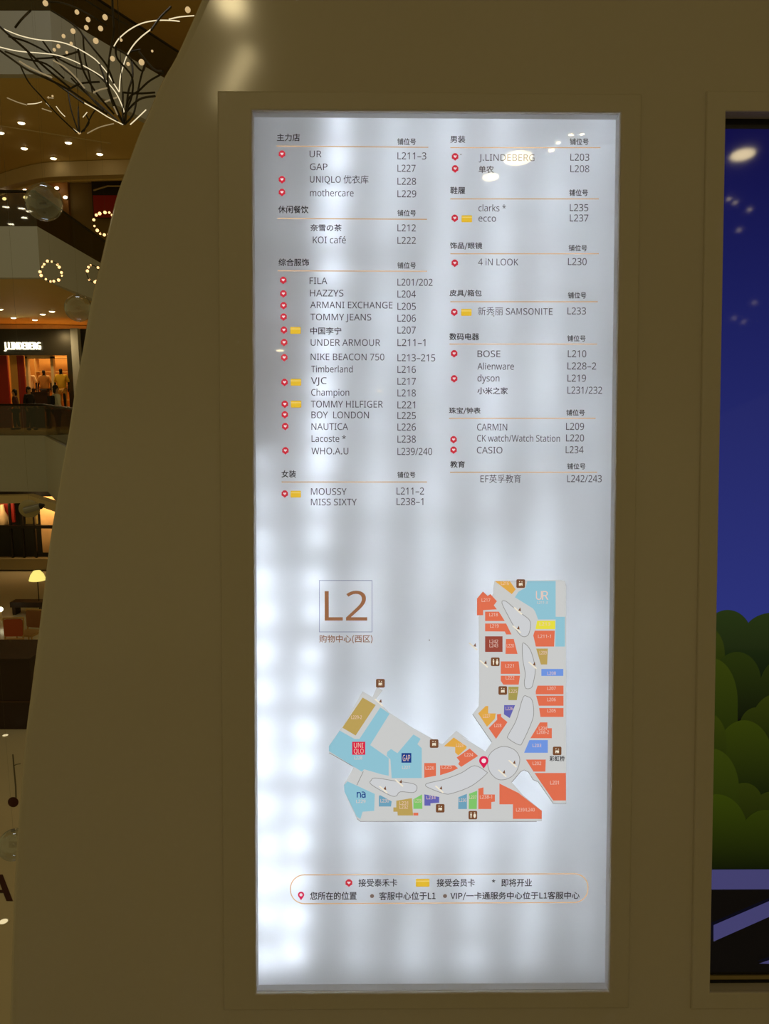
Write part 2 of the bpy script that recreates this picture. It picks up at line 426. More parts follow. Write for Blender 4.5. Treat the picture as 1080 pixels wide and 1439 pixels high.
mb = MB(); mb.flat(rect(SX0, SY0, SX1, SY1), PZ); mb.build('lit_panel', M['panel'], sign)
# LED modules behind the panel: slanting strips, as the bright spots show; the weakest is added to lift the left margin
random.seed(3)
def led(px, py, p, up=0.006):
    u, v = uv(px, py, D)
    area_lamp('led_module', (u, v, D + up), p * LEDP, 0.008, (0.83, 0.90, 1.0), parent=sign).rotation_euler = (math.pi, 0, 0)
LEDP = 0.0182
rows = 24
for xt, xb, pw, r0 in ((0, 377, 0.64, 9), (398, 384, 0.20, 0), (478, 417, 0.71, 0), (552, 500, 0.68, 0), (626, 578, 0.68, 0), (700, 655, 0.68, 0), (768, 733, 0.67, 0), (828, 806, 0.42, 0)):
    for r in range(r0, rows):
        t = r / (rows - 1); fade = min(1.0, 0.35 + 0.22*(r - r0)) if r0 else 1.0
        py = 192 + t * (1366 - 192)
        px = xb if xt == 0 else xt + t * (xb - xt)
        led(px + random.uniform(-3, 3), py + random.uniform(-4, 4), fade * pw * random.uniform(0.8, 1.2), 0.021 if pw > 0.6 and pw < 0.66 or pw > 0.7 else 0.004)

# ---- printed matter
def ink(name, r, g, b):
    """print on the backlit sheet: it glows in its own colour, under the same gloss"""
    m = mat(name, (0.02, 0.02, 0.02), 0.08, emit=srgb(r, g, b), estr=1.0); return m
INK = {
 'text': ink('grey_black_ink', 64, 56, 68), 'head': ink('black_ink', 46, 42, 48), 'rule': ink('gold_line_ink', 220, 178, 132),
 'red': ink('crimson_ink', 200, 38, 58), 'card': ink('golden_yellow_ink', 226, 184, 50), 'cardlight': ink('pale_yellow_ink', 236, 208, 118), 'heart': ink('white_ink', 240, 226, 228),
 'brown': ink('copper_brown_ink', 150, 100, 68), 'box': ink('grey_line_ink', 148, 152, 184), 'base': ink('pale_grey_ink', 200, 201, 200), 'edge': ink('mid_grey_ink', 142, 141, 138),
 'void': ink('light_grey_ink', 203, 205, 208), 'orange': ink('orange_ink', 221, 109, 79), 'teal': ink('sky_blue_ink', 141, 192, 208), 'ochre': ink('ochre_ink', 222, 166, 72),
 'tan': ink('tan_ink', 184, 157, 88), 'olive': ink('olive_ink', 164, 151, 82), 'maroon': ink('maroon_ink', 150, 70, 58), 'blue': ink('blue_ink', 110, 147, 220), 'purple': ink('violet_ink', 98, 98, 174),
 'yellow': ink('yellow_ink', 228, 218, 66), 'green': ink('green_ink', 126, 194, 106), 'slate': ink('slate_blue_ink', 108, 159, 184), 'white': ink('white_code_ink', 232, 198, 184),
 'badge': ink('brown_badge_ink', 116, 73, 46), 'pin': ink('magenta_red_ink', 214, 20, 80), 'navy': ink('navy_ink', 24, 60, 132), 'logored': ink('logo_red_ink', 214, 30, 66),
 'escal': ink('cream_ink', 238, 228, 206), 'dot': ink('dim_brown_ink', 116, 96, 86),
}
N1, N2, N3, N4 = PZ + 0.0003, PZ + 0.0006, PZ + 0.0009, PZ + 0.0012
def heart_marker(px, py, wpx, hpx, parent, n=N1):
    """hexagonal crimson marker with a small white heart"""
    cx, cy = uv(px, py, n); wd = wpx/2*PXM; h = hpx/2*PXM
    mb = MB()
    poly = [(cx, cy-h), (cx-wd*0.55, cy-h*0.60), (cx-wd, cy-h*0.38), (cx-wd, cy+h*0.42), (cx-wd*0.45, cy+h*0.92), (cx, cy+h), (cx+wd*0.45, cy+h*0.92), (cx+wd, cy+h*0.42), (cx+wd, cy-h*0.38), (cx+wd*0.55, cy-h*0.60)]
    mb.flat(poly, n)
    s = wd*0.50; hp = []
    for k in range(20):
        t = k*2*math.pi/20
        hp.append((cx + s*math.sin(t)**3, cy + wd*0.12 + s*(13*math.cos(t)-5*math.cos(2*t)-2*math.cos(3*t)-math.cos(4*t))/17))
    mb.flat(hp, n + 0.0003, 1)
    return mb.build('heart_marker', [INK['red'], INK['heart']], parent)
def card_marker(px, py, wpx, hpx, parent, n=N1):
    cx, cy = uv(px, py, n); a = wpx/2*PXM; b = hpx/2*PXM; r = b*0.25
    mb = MB(); mb.flat(rounded(cx-a, cy-b, cx+a, cy+b, r), n)
    mb.flat(rect(cx-a, cy+b*0.28, cx+a, cy+b*0.55), n + 0.0003, 1)
    return mb.build('card_marker', [INK['card'], INK['cardlight']], parent)
def pin(px, py, wpx, hpx, parent, n, mname='map_pin'):
    """drop-shaped position pin; px, py is the middle"""
    cx, cyb = uv(px, py + hpx/2, n); wd = wpx/2*PXM; h = hpx*PXM
    cy = cyb + h - wd; mb = MB()
    a0 = math.asin(min(1, wd/(h - wd)))
    poly = [(cx, cyb)] + [(cx + wd*math.cos(t), cy + wd*math.sin(t)) for t in [(-a0*0.9) + k*(math.pi + 1.8*a0)/20 for k in range(21)]]
    mb.flat(poly, n)
    mb.flat([(cx + wd*0.5*math.cos(k*2*math.pi/16), cy + wd*0.5*math.sin(k*2*math.pi/16)) for k in range(16)], n + 0.0003, 1)
    return mb.build(mname, [INK['pin'], INK['heart']], parent)
CAP = 9.2
# sections: heading (text,x0,x1,y0,y1), unit heading (x0,x1,y0,y1), rule (x0,x1,y left,y right), names (text,x0,x1,base or y0,y1), units, hearts, cards
SECT = [
 (('主力店', 389, 421, 188, 198.3), (558.2, 584, 194.5, 203.6), (388.5, 601.5, 205.2, 207),
  [('UR', 434.8, 451.5, 220.9), ('GAP', 435.3, 459.8, 239), ('UNIQLO 优衣库', 435.3, 517.5, 256.8), ('mothercare', 435.5, 496.6, 275.8)],
  [('L211-3', 558.2, 598.7, 223.9), ('L227', 558.2, 583.6, 241.3), ('L228', 558.2, 584.3, 259.6), ('L229', 558.2, 584.5, 277.2)],
  [(396, 216.8), (396, 252.6), (396, 270.5)], []),
 (('休闲餐饮', 390.8, 433, 289.2, 299.6), (558.2, 584, 295, 303.8), (389.7, 599.6, 307, 308.2),
  [('奈雪の茶', 436, 479.7, 315.4, 324.8), ('KOI café', 439.4, 485.7, 341.8)],
  [('L212', 558.2, 584, 325.1), ('L222', 558.2, 584, 342.7)], [], []),
 (('综合服饰', 391.3, 433.9, 363.5, 373.7), (558.2, 584, 368.6, 377.4), (390.4, 599.6, 380.6, 381.2),
  [('FILA', 434.8, 459.6, 399.2), ('HAZZYS', 435.3, 482.3, 416.5), ('ARMANI EXCHANGE', 435.7, 551.2, 433.2), ('TOMMY JEANS', 436, 521.4, 450.2),
   ('中国李宁', 436, 479.3, 460, 469.8), ('UNDER ARMOUR', 436.4, 533.9, 486), ('NIKE BEACON 750', 436.4, 539.7, 506.2), ('Timberland', 437.1, 495.2, 523.3),
   ('VJC', 436.7, 458.7, 539.5), ('Champion', 437.1, 490.4, 556), ('TOMMY HILFIGER', 436.7, 537.6, 572.6), ('BOY  LONDON', 437.4, 518.1, 587.7),
   ('NAUTICA', 437.4, 488.8, 604.1), ('Lacoste *', 437.6, 485.7, 621), ('WHO.A.U', 437.4, 489.2, 638.4)],
  [('L201/202', 558.2, 607.5, 401.5), ('L204', 558.2, 584, 418.1), ('L205', 558.2, 584, 435.3), ('L206', 558.2, 584, 452), ('L207', 558.2, 583.8, 468.7),
   ('L211-1', 558.2, 597.5, 486.3), ('L213-215', 558.2, 611.2, 507.6), ('L216', 558.2, 584, 524), ('L217', 558.2, 584, 540.7), ('L218', 558.2, 584, 557.1),
   ('L221', 558.2, 583, 573.8), ('L225', 558.2, 584, 588.8), ('L226', 558.2, 584, 605), ('L238', 558.2, 584, 621.9), ('L239/240', 558.2, 606.8, 639.3)],
  [(397.8, 394), (398, 413), (398.2, 429.7), (398.2, 445.6), (398.7, 464), (399, 481.4), (399.2, 502.7), (399.6, 537.5), (400, 568.2), (400, 583), (400.6, 599.5), (400.8, 633.5)],
  [(415, 464.3), (415.6, 537.2), (415.8, 568)]),
 (('女装', 395.5, 415.6, 661, 671), (558.2, 583.2, 662.9, 671.5), (395.5, 599.6, 677.3, 677.3),
  [('MOUSSY', 436.7, 486.7, 695.3), ('MISS SIXTY', 436.7, 501, 710.1)], [('L211-2', 557, 595.5, 694.9), ('L238-1', 557, 594.5, 709.7)], [(399.9, 694.2)], [(415.4, 694.4)]),
 (('男装', 632.5, 653.3, 190.8, 200.6), (800.3, 826.4, 194.5, 203.6), (632.5, 843.3, 207.5, 207.5),
  [('J.LINDEBERG', 672.5, 750.7, 226), ('单农', 672.5, 693.3, 233, 243)], [('L203', 801, 827.6, 225.8), ('L208', 801, 827.6, 242)], [(639.2, 220.5), (639.2, 237.4)], []),
 (('鞋履', 632.5, 653.3, 262.6, 272.5), (799.6, 825.5, 266.3, 275.3), (632.5, 841, 279.5, 279.5),
  [('clarks *', 672, 710.5, 297), ('ecco', 672, 696.6, 311.4)], [('L235', 800.3, 826.2, 296.6), ('L237', 800.3, 826.2, 311.2)], [(638.7, 306.8)], [(655.6, 307.5)]),
 (('饰品/眼镜', 632, 677.1, 340.6, 350.6), (798.7, 824.4, 344.3, 352.9), (632.5, 841, 356.6, 356.6),
  [('4 iN LOOK', 671.6, 728, 372.8)], [('L230', 797.7, 823.9, 372.5)], [(638.7, 370)], []),
 (('皮具/箱包', 631.5, 676.4, 407.3, 417.2), (797.7, 823.2, 410.7, 419.3), (632.5, 839.6, 424, 424),
  [('新秀丽 SAMSONITE', 671.1, 776.2, 442.2)], [('L233', 797, 823, 441.8)], [(638, 439)], [(655, 439)]),
 (('数码电器', 631.3, 672.7, 468.2, 478), (796.8, 822.3, 471.3, 479.8), (631.3, 838.7, 483.5, 483.5),
  [('BOSE', 670.6, 702.6, 501.8), ('Alienware', 670.6, 721.8, 519.4), ('dyson', 670.6, 701.4, 536), ('小米之家', 670.6, 713, 544.4, 554)],
  [('L210', 797.5, 823.4, 502), ('L228-2', 797, 837.3, 519.2), ('L219', 797, 823, 536.3), ('L231/232', 797, 845.6, 553.2)], [(637.8, 497.2), (637.8, 532.4)], []),
 (('珠宝/钟表', 630.8, 674.8, 572.6, 582), (795.4, 821.1, 575.6, 584), (630.8, 836.4, 587.9, 587.9),
  [('CARMIN', 670, 712.3, 604.8), ('CK watch/Watch Station', 670, 786.4, 620.6), ('CASIO', 669.7, 705.6, 637.2)],
  [('L209', 795, 820.2, 604.1), ('L220', 795, 820.2, 620.3), ('L234', 794.5, 819.5, 636.8)], [(637, 618), (637, 632.6)], []),
 (('教育', 632.5, 652.8, 647.9, 657.1), (796.6, 822, 651.1, 659.4), (632, 838.7, 663.6, 663.6),
  [('EF英孚教育', 674.8, 731.8, 677.5)], [('L242/243', 796.6, 845, 677.5)], [], []),
]
for head, unit, rule, names, units, hearts, cards in SECT:
    mb = MB()
    for t in names:
        if len(t) == 5: lettering(mb, t[0], t[1], t[2], N1, y0=t[3], y1=t[4], bold=0.35)
        else: lettering(mb, t[0], t[1], t[2], N1, base=t[3], cap=CAP, bold=0.0)
    listing = mb.build('shop_listing', INK['text'], sign)
    mb = MB()
    for t in units: lettering(mb, t[0].replace('-', '\u2013'), t[1], t[2], N1, base=t[3], cap=CAP + 0.5, bold=0.0)
    mb.build('unit_numbers', INK['text'], listing)
    mb = MB(); lettering(mb, head[0], head[1], head[2], N1, y0=head[3], y1=head[4], bold=0.35)
    mb.build('section_heading', INK['head'], listing)
    mb = MB(); lettering(mb, '铺位号', unit[0], unit[1], N1, y0=unit[2], y1=unit[3], bold=0.3)
    mb.build('unit_heading', INK['head'], listing)
    mb = MB(); seg_flat(mb, [uv(rule[0], rule[2], N1), uv(rule[1], rule[3], N1)], 1.3*PXM, N1); mb.build('divider_line', INK['rule'], listing)
    for px, py in hearts: heart_marker(px, py, 9.0, 10.6, listing)
    for px, py in cards: card_marker(px, py, 14.6, 9.6, listing)

# level badge
mb = MB(); lettering(mb, 'L2', 456, 515.7, N1, base=872, cap=41.2, bold=0.0)
lv = mb.build('level_badge', INK['brown'], sign)
mb = MB(); seg_flat(mb, [uv(x, y, N1) for x, y in ((448.5, 815.8), (522.4, 815.8), (522.4, 888), (448.5, 888))], 1.1*PXM, N1, True); mb.build('badge_outline', INK['box'], lv)
mb = MB(); lettering(mb, '购物中心(西区)', 448.5, 523, N1, y0=892.5, y1=904, bold=0.2); mb.build('badge_caption', INK['brown'], lv)

# legend
mb = MB(); a = uv(408, 1270, N1); b = uv(826, 1227.8, N1)
seg_flat(mb, rounded(a[0], a[1], b[0], b[1], 20*PXM, 8), 1.5*PXM, N1, True); lg = mb.build('legend_outline', INK['rule'], sign)
mb = MB()
for t, x0, x1, y0, y1 in (('接受泰禾卡', 503.7, 557.8, 1235, 1245.8), ('接受会员卡', 613.6, 666.8, 1235, 1245.8), ('*', 691, 695.4, 1235.8, 1240), ('即将开业', 704.3, 746.9, 1235, 1245.8),
        ('您所在的位置', 435.6, 500.7, 1253.4, 1264.4), ('客服中心位于L1', 532.7, 611.5, 1253.4, 1264.4), ('VIP/一卡通服务中心位于L1客服中心', 632.8, 813.8, 1253.4, 1264.6)):
    lettering(mb, t, x0, x1, N1, y0=y0, y1=y1, bold=0.4)
mb.build('legend_lettering', INK['head'], lg)
heart_marker(490, 1240.9, 9.8, 11.4, lg); card_marker(593.6, 1240.5, 19.6, 11.6, lg); pin(422.8, 1258.8, 9, 12.6, lg, N1)
for px in (522.5, 625):
    cx, cy = uv(px, 1259.2, N1); mb = MB(); mb.flat([(cx + 2.9*PXM*math.cos(k*math.pi/8), cy + 2.9*PXM*math.sin(k*math.pi/8)) for k in range(16)], N1); mb.build('legend_dot', INK['dot'], lg)

# floor map.  measured on enlarged crops of the photograph: A, B, C turn crop pixels into photo pixels
A = lambda x, y: (640 + x/6.353, 800 + y/6.353)
B = lambda x, y: (640 + x/6.353, 960 + y/6.353)
C = lambda x, y: (440 + x/4.909, 970 + y/4.909)
def P2(fn, pts, n): return [uv(*fn(x, y), n) for x, y in pts]
base = P2(A, [(345, 105), (940, 97), (972, 105), (985, 140)], N1) + P2(B, [(985, 1072), (870, 1074), (735, 880), (690, 862), (660, 800), (612, 775), (580, 790), (500, 885), (600, 1000), (770, 1140), (768, 1232)], N1) \
     + P2(C, [(325, 905), (300, 886), (215, 700), (212, 650), (262, 560), (285, 525), (110, 432), (108, 385), (182, 275), (200, 255), (340, 8), (408, 48), (440, -25), (478, 0), (432, 62), (525, 155), (690, 262), (840, 345), (888, 375), (985, 280), (1075, 345)], N1) \
     + P2(B, [(60, 480), (265, 610), (322, 528), (150, 278), (205, 205)], N1) + P2(A, [(210, 1100), (205, 425), (335, 215), (335, 165)], N1)
mb = MB(); mb.flat(base, N1); fmap = mb.build('floor_map', INK['base'], sign)
def block(fn, pts, ink, code=None, cx=None, cy=None, wd=None, h=6.0, two=None):
    mb = MB(); mb.flat(P2(fn, pts, N2), N2); b_ = mb.build('shop_block', INK[ink], fmap)
    if code:
        mb = MB(); px, py = fn(cx, cy)
        for i, c in enumerate(code.split('|')):
            k = wd * len(c) / max(len(q) for q in code.split('|'))
            yy = py + (i - (code.count('|'))/2) * (h + 1)
            lettering(mb, c, px - k/2, px + k/2, N3, base=yy + h/2, cap=h, bold=0.0)
        mb.build('shop_code', INK['white'], fmap)
block(A, [(348, 105), (482, 105), (535, 180), (500, 222)], 'ochre', 'L216', 440, 125, 11, 4.6)
block(A, [(190, 410), (190, 262), (243, 198), (285, 238), (310, 222), (368, 285), (340, 322), (368, 358), (245, 365), (245, 410)], 'orange', 'L217', 270, 275, 12, 4.8)
block(A, [(262, 378), (385, 378), (438, 462), (262, 462)], 'orange', 'L218', 338, 405, 12, 4.6)
block(A, [(262, 484), (450, 484), (498, 582), (450, 582), (438, 556), (262, 554)], 'orange', 'L219', 345, 506, 12, 4.6)
block(A, [(262, 598), (418, 598), (418, 738), (262, 738)], 'maroon', 'L242|L243', 340, 662, 12, 4.8)
block(A, [(448, 622), (518, 622), (552, 756), (444, 756)], 'orange', 'L220', 487, 682, 10, 4.6)
block(A, [(402, 822), (562, 822), (574, 934), (402, 934)], 'orange', 'L221', 480, 862, 12, 4.6)
block(A, [(402, 950), (574, 950), (562, 1030), (425, 1030), (402, 996)], 'orange', 'L222', 485, 968, 12, 4.6)
block(B, [(470, 32), (562, 32), (545, 152), (470, 152)], 'olive', 'L225', 512, 72, 11, 4.6)
block(B, [(432, 196), (530, 196), (482, 312), (430, 278)], 'purple', 'L226', 478, 226, 10, 4.6)
block(B, [(200, 270), (268, 204), (290, 204), (290, 270), (358, 270), (350, 318), (280, 390)], 'ochre', 'L227', 275, 294, 10, 4.6)
block(B, [(368, 278), (405, 274), (405, 300), (462, 348), (360, 498), (294, 402), (370, 326)], 'orange', 'L228', 376, 378, 10, 4.6)
block(A, [(622, 165), (640, 105), (892, 105), (892, 448), (735, 448), (710, 380), (690, 350), (528, 250), (560, 200)], 'teal')
block(A, [(892, 424), (974, 424), (974, 690), (888, 690)], 'teal')
block(A, [(726, 460), (888, 460), (888, 534), (712, 534)], 'yellow', 'L213', 795, 488, 15, 4.4)
block(A, [(705, 548), (884, 548), (878, 690), (715, 690), (692, 590)], 'orange', 'L211-1', 792, 598, 18, 4.6)
block(A, [(718, 708), (822, 708), (816, 850), (760, 850)], 'tan', 'L209', 780, 745, 10, 4.6)
block(A, [(764, 890), (960, 890), (960, 952), (764, 952)], 'blue', 'L208', 856, 928, 12, 4.6)
block(B, [(730, 22), (962, 22), (962, 100), (714, 100), (714, 70)], 'orange', 'L207', 855, 46, 12, 4.6)
block(B, [(718, 112), (962, 112), (962, 202), (742, 202)], 'orange', 'L206', 855, 146, 12, 4.6)
block(B, [(744, 222), (962, 222), (962, 302), (756, 302)], 'orange', 'L205', 855, 246, 12, 4.6)
block(B, [(752, 350), (818, 350), (818, 402), (858, 402), (858, 492), (666, 492)], 'orange', 'L204|L208-2', 778, 420, 17, 4.6)
block(B, [(658, 508), (822, 508), (822, 622), (610, 622)], 'blue', 'L203', 725, 556, 12, 4.6)
block(B, [(626, 682), (804, 682), (800, 790), (694, 790)], 'orange', 'L202', 725, 716, 12, 4.6)
block(B, [(702, 802), (984, 802), (984, 1048), (870, 1048)], 'orange', 'L201', 882, 888, 12, 5.2)
block(B, [(390, 896), (560, 980), (768, 1140), (768, 1212), (510, 1212), (510, 1082), (390, 1082)], 'orange', 'L239/L240', 622, 1130, 26, 4.8)
block(B, [(202, 942), (248, 930), (248, 994), (350, 994), (350, 1058), (318, 1062), (318, 1124), (202, 1124)], 'orange', 'L238-1', 270, 1016, 17, 4.8)
block(B, [(118, 988), (192, 960), (188, 1124), (116, 1124)], 'green', 'L237', 153, 1018, 10, 4.6)
block(B, [(24, 1018), (100, 988), (100, 1124), (22, 1124)], 'slate', 'L236', 62, 1045, 10, 4.6)
block(C, [(340, 50), (430, 102), (292, 312), (200, 258)], 'tan', 'L229-2', 298, 186, 15, 4.8)
block(C, [(462, 118), (526, 162), (392, 378), (520, 468), (520, 590), (470, 580), (350, 545), (335, 562), (108, 420), (108, 385), (182, 278), (285, 336), (318, 336)], 'teal', 'L228', 310, 466, 11, 4.4)
block(C, [(690, 305), (740, 335), (718, 372), (748, 400), (748, 606), (540, 606), (532, 478), (506, 452), (510, 425), (536, 405), (580, 434)], 'teal', 'L227', 640, 532, 11, 4.4)
block(C, [(765, 502), (846, 502), (846, 590), (765, 604)], 'orange', 'L226', 803, 536, 12, 4.6)
block(C, [(874, 518), (975, 518), (998, 538), (950, 562), (874, 586)], 'orange', 'L225', 920, 528, 14, 4.6)
block(C, [(968, 326), (1056, 386), (1056, 400), (1000, 450), (978, 430), (978, 392), (900, 386)], 'ochre', 'L223', 1010, 380, 10, 4.6)
block(B, [(125, 584), (200, 650), (48, 748), (22, 722), (36, 698), (8, 664)], 'orange', 'L224', 118, 640, 12, 4.6)
block(C, [(212, 655), (235, 628), (424, 715), (420, 832), (340, 838), (325, 888), (300, 872), (215, 700)], 'teal', 'L229', 328, 766, 13, 4.4)
block(C, [(452, 728), (462, 724), (540, 766), (536, 802), (452, 802)], 'slate', 'L230', 492, 762, 12, 4.6)
block(C, [(572, 762), (680, 744), (686, 842), (688, 845), (688, 864), (582, 864), (580, 838), (552, 838), (552, 808), (572, 808)], 'tan', 'L231|L232', 624, 792, 12, 4.6)
block(C, [(690, 752), (750, 718), (752, 818), (690, 818)], 'green', 'L233', 722, 762, 9, 4.6)
block(C, [(766, 718), (868, 736), (868, 776), (808, 780), (808, 796), (766, 796)], 'purple', 'L234', 812, 740, 13, 4.6)
block(C, [(690, 845), (724, 845), (724, 864), (690, 864)], 'orange')
# corridors' voids, outlined
def void(fn, pts, fill=True):
    mb = MB(); sm = [tuple(p) for p in smooth_line([Vector(p) for p in P2(fn, pts, N2)], 4, True)]
    if fill: mb.flat(sm, N2)
    seg_flat(mb, sm, 0.9*PXM, N2 + 0.0002, True)
    mb.mi = [0 if (fill and i == 0) else 1 for i in range(len(mb.f))]
    mb.build('void_outline', [INK['void'], INK['edge']], fmap)
void(A, [(412, 300), (445, 284), (520, 345), (600, 405), (655, 450), (668, 500), (650, 580), (610, 602), (570, 580), (520, 510), (470, 420)])
void(A, [(595, 672), (615, 662), (660, 710), (690, 790), (710, 900), (690, 1020), (670, 1060), (625, 1062), (612, 1010), (620, 930), (598, 800)])
void(B, [(600, 130), (640, 120), (680, 150), (696, 250), (680, 340), (600, 520), (565, 550), (470, 495), (470, 460), (540, 330)])
void(B, [(300, 640), (360, 585), (440, 565), (530, 600), (572, 680), (540, 790), (470, 850), (380, 860), (310, 800), (285, 720)])
void(C, [(400, 620), (430, 605), (560, 625), (690, 645), (715, 675), (690, 705), (600, 700), (570, 730), (520, 720), (400, 650)])
void(C, [(775, 650), (800, 638), (900, 615), (1020, 570), (1110, 520), (1190, 560), (1190, 580), (1090, 660), (960, 710), (900, 712), (790, 670)])
for fn, pts in ((B, [(150, 278), (322, 528)]), (B, [(500, 885), (580, 790), (612, 775), (650, 795), (690, 862), (735, 880), (870, 1074), (985, 1074)]), (C, [(110, 432), (275, 525)]), (C, [(300, 886), (325, 905), (1540, 905)]), (C, [(300, 655), (345, 560)])):
    mb = MB(); seg_flat(mb, P2(fn, pts, N2), 0.9*PXM, N2); mb.build('map_edge_line', INK['edge'], fmap)
# escalator marks: pale bar with a small arrow
for fn, x, y in ((A, 560, 372), (A, 548, 536), (A, 160, 690), (A, 255, 845), (A, 690, 858), (B, 512, 720), (B, 420, 806), (C, 595, 640), (C, 486, 686), (C, 872, 684), (C, 455, 85)):
    k = 6.353/6.353 if fn is not C else 4.909/6.353
    mb = MB(); mb.flat(P2(fn, [(x-45*k, y-30*k), (x-32*k, y-34*k), (x+36*k, y+26*k), (x+26*k, y+34*k)], N3), N3)
    mb.flat(P2(fn, [(x-2*k, y-4*k), (x+16*k, y-32*k), (x+22*k, y+2*k)], N3), N3, 1); mb.build('escalator_mark', [INK['escal'], INK['badge']], fmap)
# lift and washroom badges
def badge(px, py, washroom=False):
    cx, cy = uv(px, py, N3); r = 6.2*PXM
    mb = MB(); mb.flat(rounded(cx-r, cy-r, cx+r, cy+r, r*0.3), N3)
    if washroom:
        for s in (-1, 1):
            x = cx + s*r*0.42
            mb.flat([(x + r*0.14*math.cos(k*math.pi/5), cy + r*0.52 + r*0.14*math.sin(k*math.pi/5)) for k in range(10)], N4, 1)
            mb.flat([(x-r*0.2, cy+r*0.3), (x+r*0.2, cy+r*0.3), (x+r*(0.12 if s < 0 else 0.3), cy-r*0.2), (x+r*0.1, cy-r*0.65), (x-r*0.1, cy-r*0.65), (x-r*(0.12 if s < 0 else 0.3), cy-r*0.2)], N4, 1)
    else:
        mb.flat(rect(cx-r*0.42, cy-r*0.5, cx+r*0.42, cy+r*0.12), N4, 1)
        for s in (-1, 1): mb.flat([(cx + s*r*0.28 - r*0.16, cy + r*(0.32 if s > 0 else 0.6)), (cx + s*r*0.28 + r*0.16, cy + r*(0.32 if s > 0 else 0.6)), (cx + s*r*0.28, cy + r*(0.6 if s > 0 else 0.32))], N4, 1)
        mb.flat([(cx-r*0.24, cy-r*0.5), (cx-r*0.12, cy-r*0.5), (cx-r*0.12, cy-r*0.25), (cx-r*0.24, cy-r*0.25)], N4 + 0.0002)
        mb.flat([(cx+r*0.12, cy-r*0.5), (cx+r*0.24, cy-r*0.5), (cx+r*0.24, cy-r*0.25), (cx+r*0.12, cy-r*0.25)], N4 + 0.0002)
    mb.build('washroom_badge' if washroom else 'lift_badge', [INK['badge'], INK['escal']], fmap)
for q in (A(580, 128), A(420, 1082), B(905, 605), C(833, 368), C(875, 814), (534.2, 960.2)): badge(*q)
badge(*A(353, 826), True); badge(*B(153, 1178), True)
mb = MB(); x, y = B(905, 672); lettering(mb, '彩虹桥', x - 10.5, x + 10.5, N3, y0=y - 3.6, y1=y + 3.9, bold=0.4); mb.build('bridge_caption', INK['head'], fmap)
pin(*B(250, 705), 13.4, 18.2, fmap, N4)
# shop marks on the map
def mark(name, fn, x0, y0, x1, y1, ink):
    mb = MB(); a = uv(*fn(x0, y1), N3); b = uv(*fn(x1, y0), N3); mb.flat(rect(a[0], a[1], b[0], b[1]), N3); return mb, a, b
mb, a, b = mark('m', C, 268, 355, 358, 445, 'logored')
lettering(mb, 'UNI', *[C(q, 0)[0] for q in (280, 345)], N4, base=C(0, 396)[1], cap=33/4.909, bold=0.0); lettering(mb, 'QLO', *[C(q, 0)[0] for q in (280, 347)], N4, base=C(0, 436)[1], cap=33/4.909, bold=0.0)
mb.mi = [0] + [1]*(len(mb.f)-1); mb.build('shop_mark', [INK['logored'], INK['white']], fmap)
mb, a, b = mark('m', C, 608, 433, 676, 500, 'navy')
lettering(mb, 'GAP', *[C(q, 0)[0] for q in (617, 667)], N4, base=C(0, 488)[1], cap=42/4.909, bold=0.0)
mb.mi = [0] + [1]*(len(mb.f)-1); mb.build('shop_mark', [INK['navy'], INK['white']], fmap)
mb = MB()                                                         # rounded blue n-a mark
def arcs(x, y, r, a0, a1): return [(x + r*math.cos(math.radians(a)), y - r*math.sin(math.radians(a))) for a in range(a0, a1 + (1 if a1 > a0 else -1), 15 if a1 > a0 else -15)]
for pts in ([(303, 740), (303, 702)], [(303, 716)] + arcs(315, 716, 11, 150, 0) + [(326, 740)], arcs(346, 728, 11, 90, 450), [(334, 702), (348, 702), (357, 710), (358, 740)]):
    seg_flat(mb, P2(C, pts, N3), 7/4.909*PXM, N3)
mb.build('shop_mark', INK['navy'], fmap)
mb = MB(); lettering(mb, 'U', *[A(q, 0)[0] for q in (716, 768)], N3, base=A(0, 272)[1], cap=78/6.353); lettering(mb, 'R', *[A(q, 0)[0] for q in (770, 828)], N3, base=A(0, 272)[1], cap=78/6.353)
lettering(mb, 'L211-3', *[A(q, 0)[0] for q in (728, 820)], N3, base=A(0, 308)[1], cap=3.6, bold=0.0)
mb.build('shop_mark', INK['white'], fmap)
# small specks on the print
for px, py in ((647.3, 217), (603, 899.5), (693.5, 444)):
    cx, cy = uv(px, py, N1); mb = MB(); mb.flat([(cx + 0.9*PXM*math.cos(k), cy + 0.9*PXM*math.sin(k)) for k in range(6)], N1); mb.build('print_speck', INK['dot'], sign)

# ------------------------------------------------------------------ display screen beside the directory
scr = empty('display_screen', 'dark blue advertising screen showing rounded green bushes at night, right of the directory', 'screen', mtx=POSE.copy())
FWD = 0.033
me = curve_plate([rect(DX0-FWD, DY0-0.030, DX1+FWD, DY1+0.034), rect(DX0, DY0, DX1, DY1)], -0.004, FZ, 0.003, 3)
me.materials.append(M['frame']); link('screen_frame', me, scr, 40, True)
BZ = -0.022
mb = MB()
for a, b in (((DX0-0.008, DY0-0.008), (DX0, DY1+0.008)), ((DX1, DY0-0.008), (DX1+0.008, DY1+0.008)), ((DX0, DY0-0.008), (DX1, DY0)), ((DX0, DY1), (DX1, DY1+0.008))):
    mb.box((a[0], a[1], BZ-0.004), (b[0], b[1], -0.003))
mb.build('screen_return', M['frame'], scr)
mb = MB(); mb.box((DX0-0.008, DY0-0.008, BZ-0.05), (DX1+0.008, DY1+0.008, BZ)); mb.build('screen_bezel', M['bezel'], scr)
mb = MB(); y0 = uv(1020, 1375, BZ)[1]; y1 = uv(1020, 1369.5, BZ)[1]
mb.box((DX0+0.004, y0, BZ), (DX1, y1, BZ+0.003)); mb.build('screen_lip', M['brass'], scr)
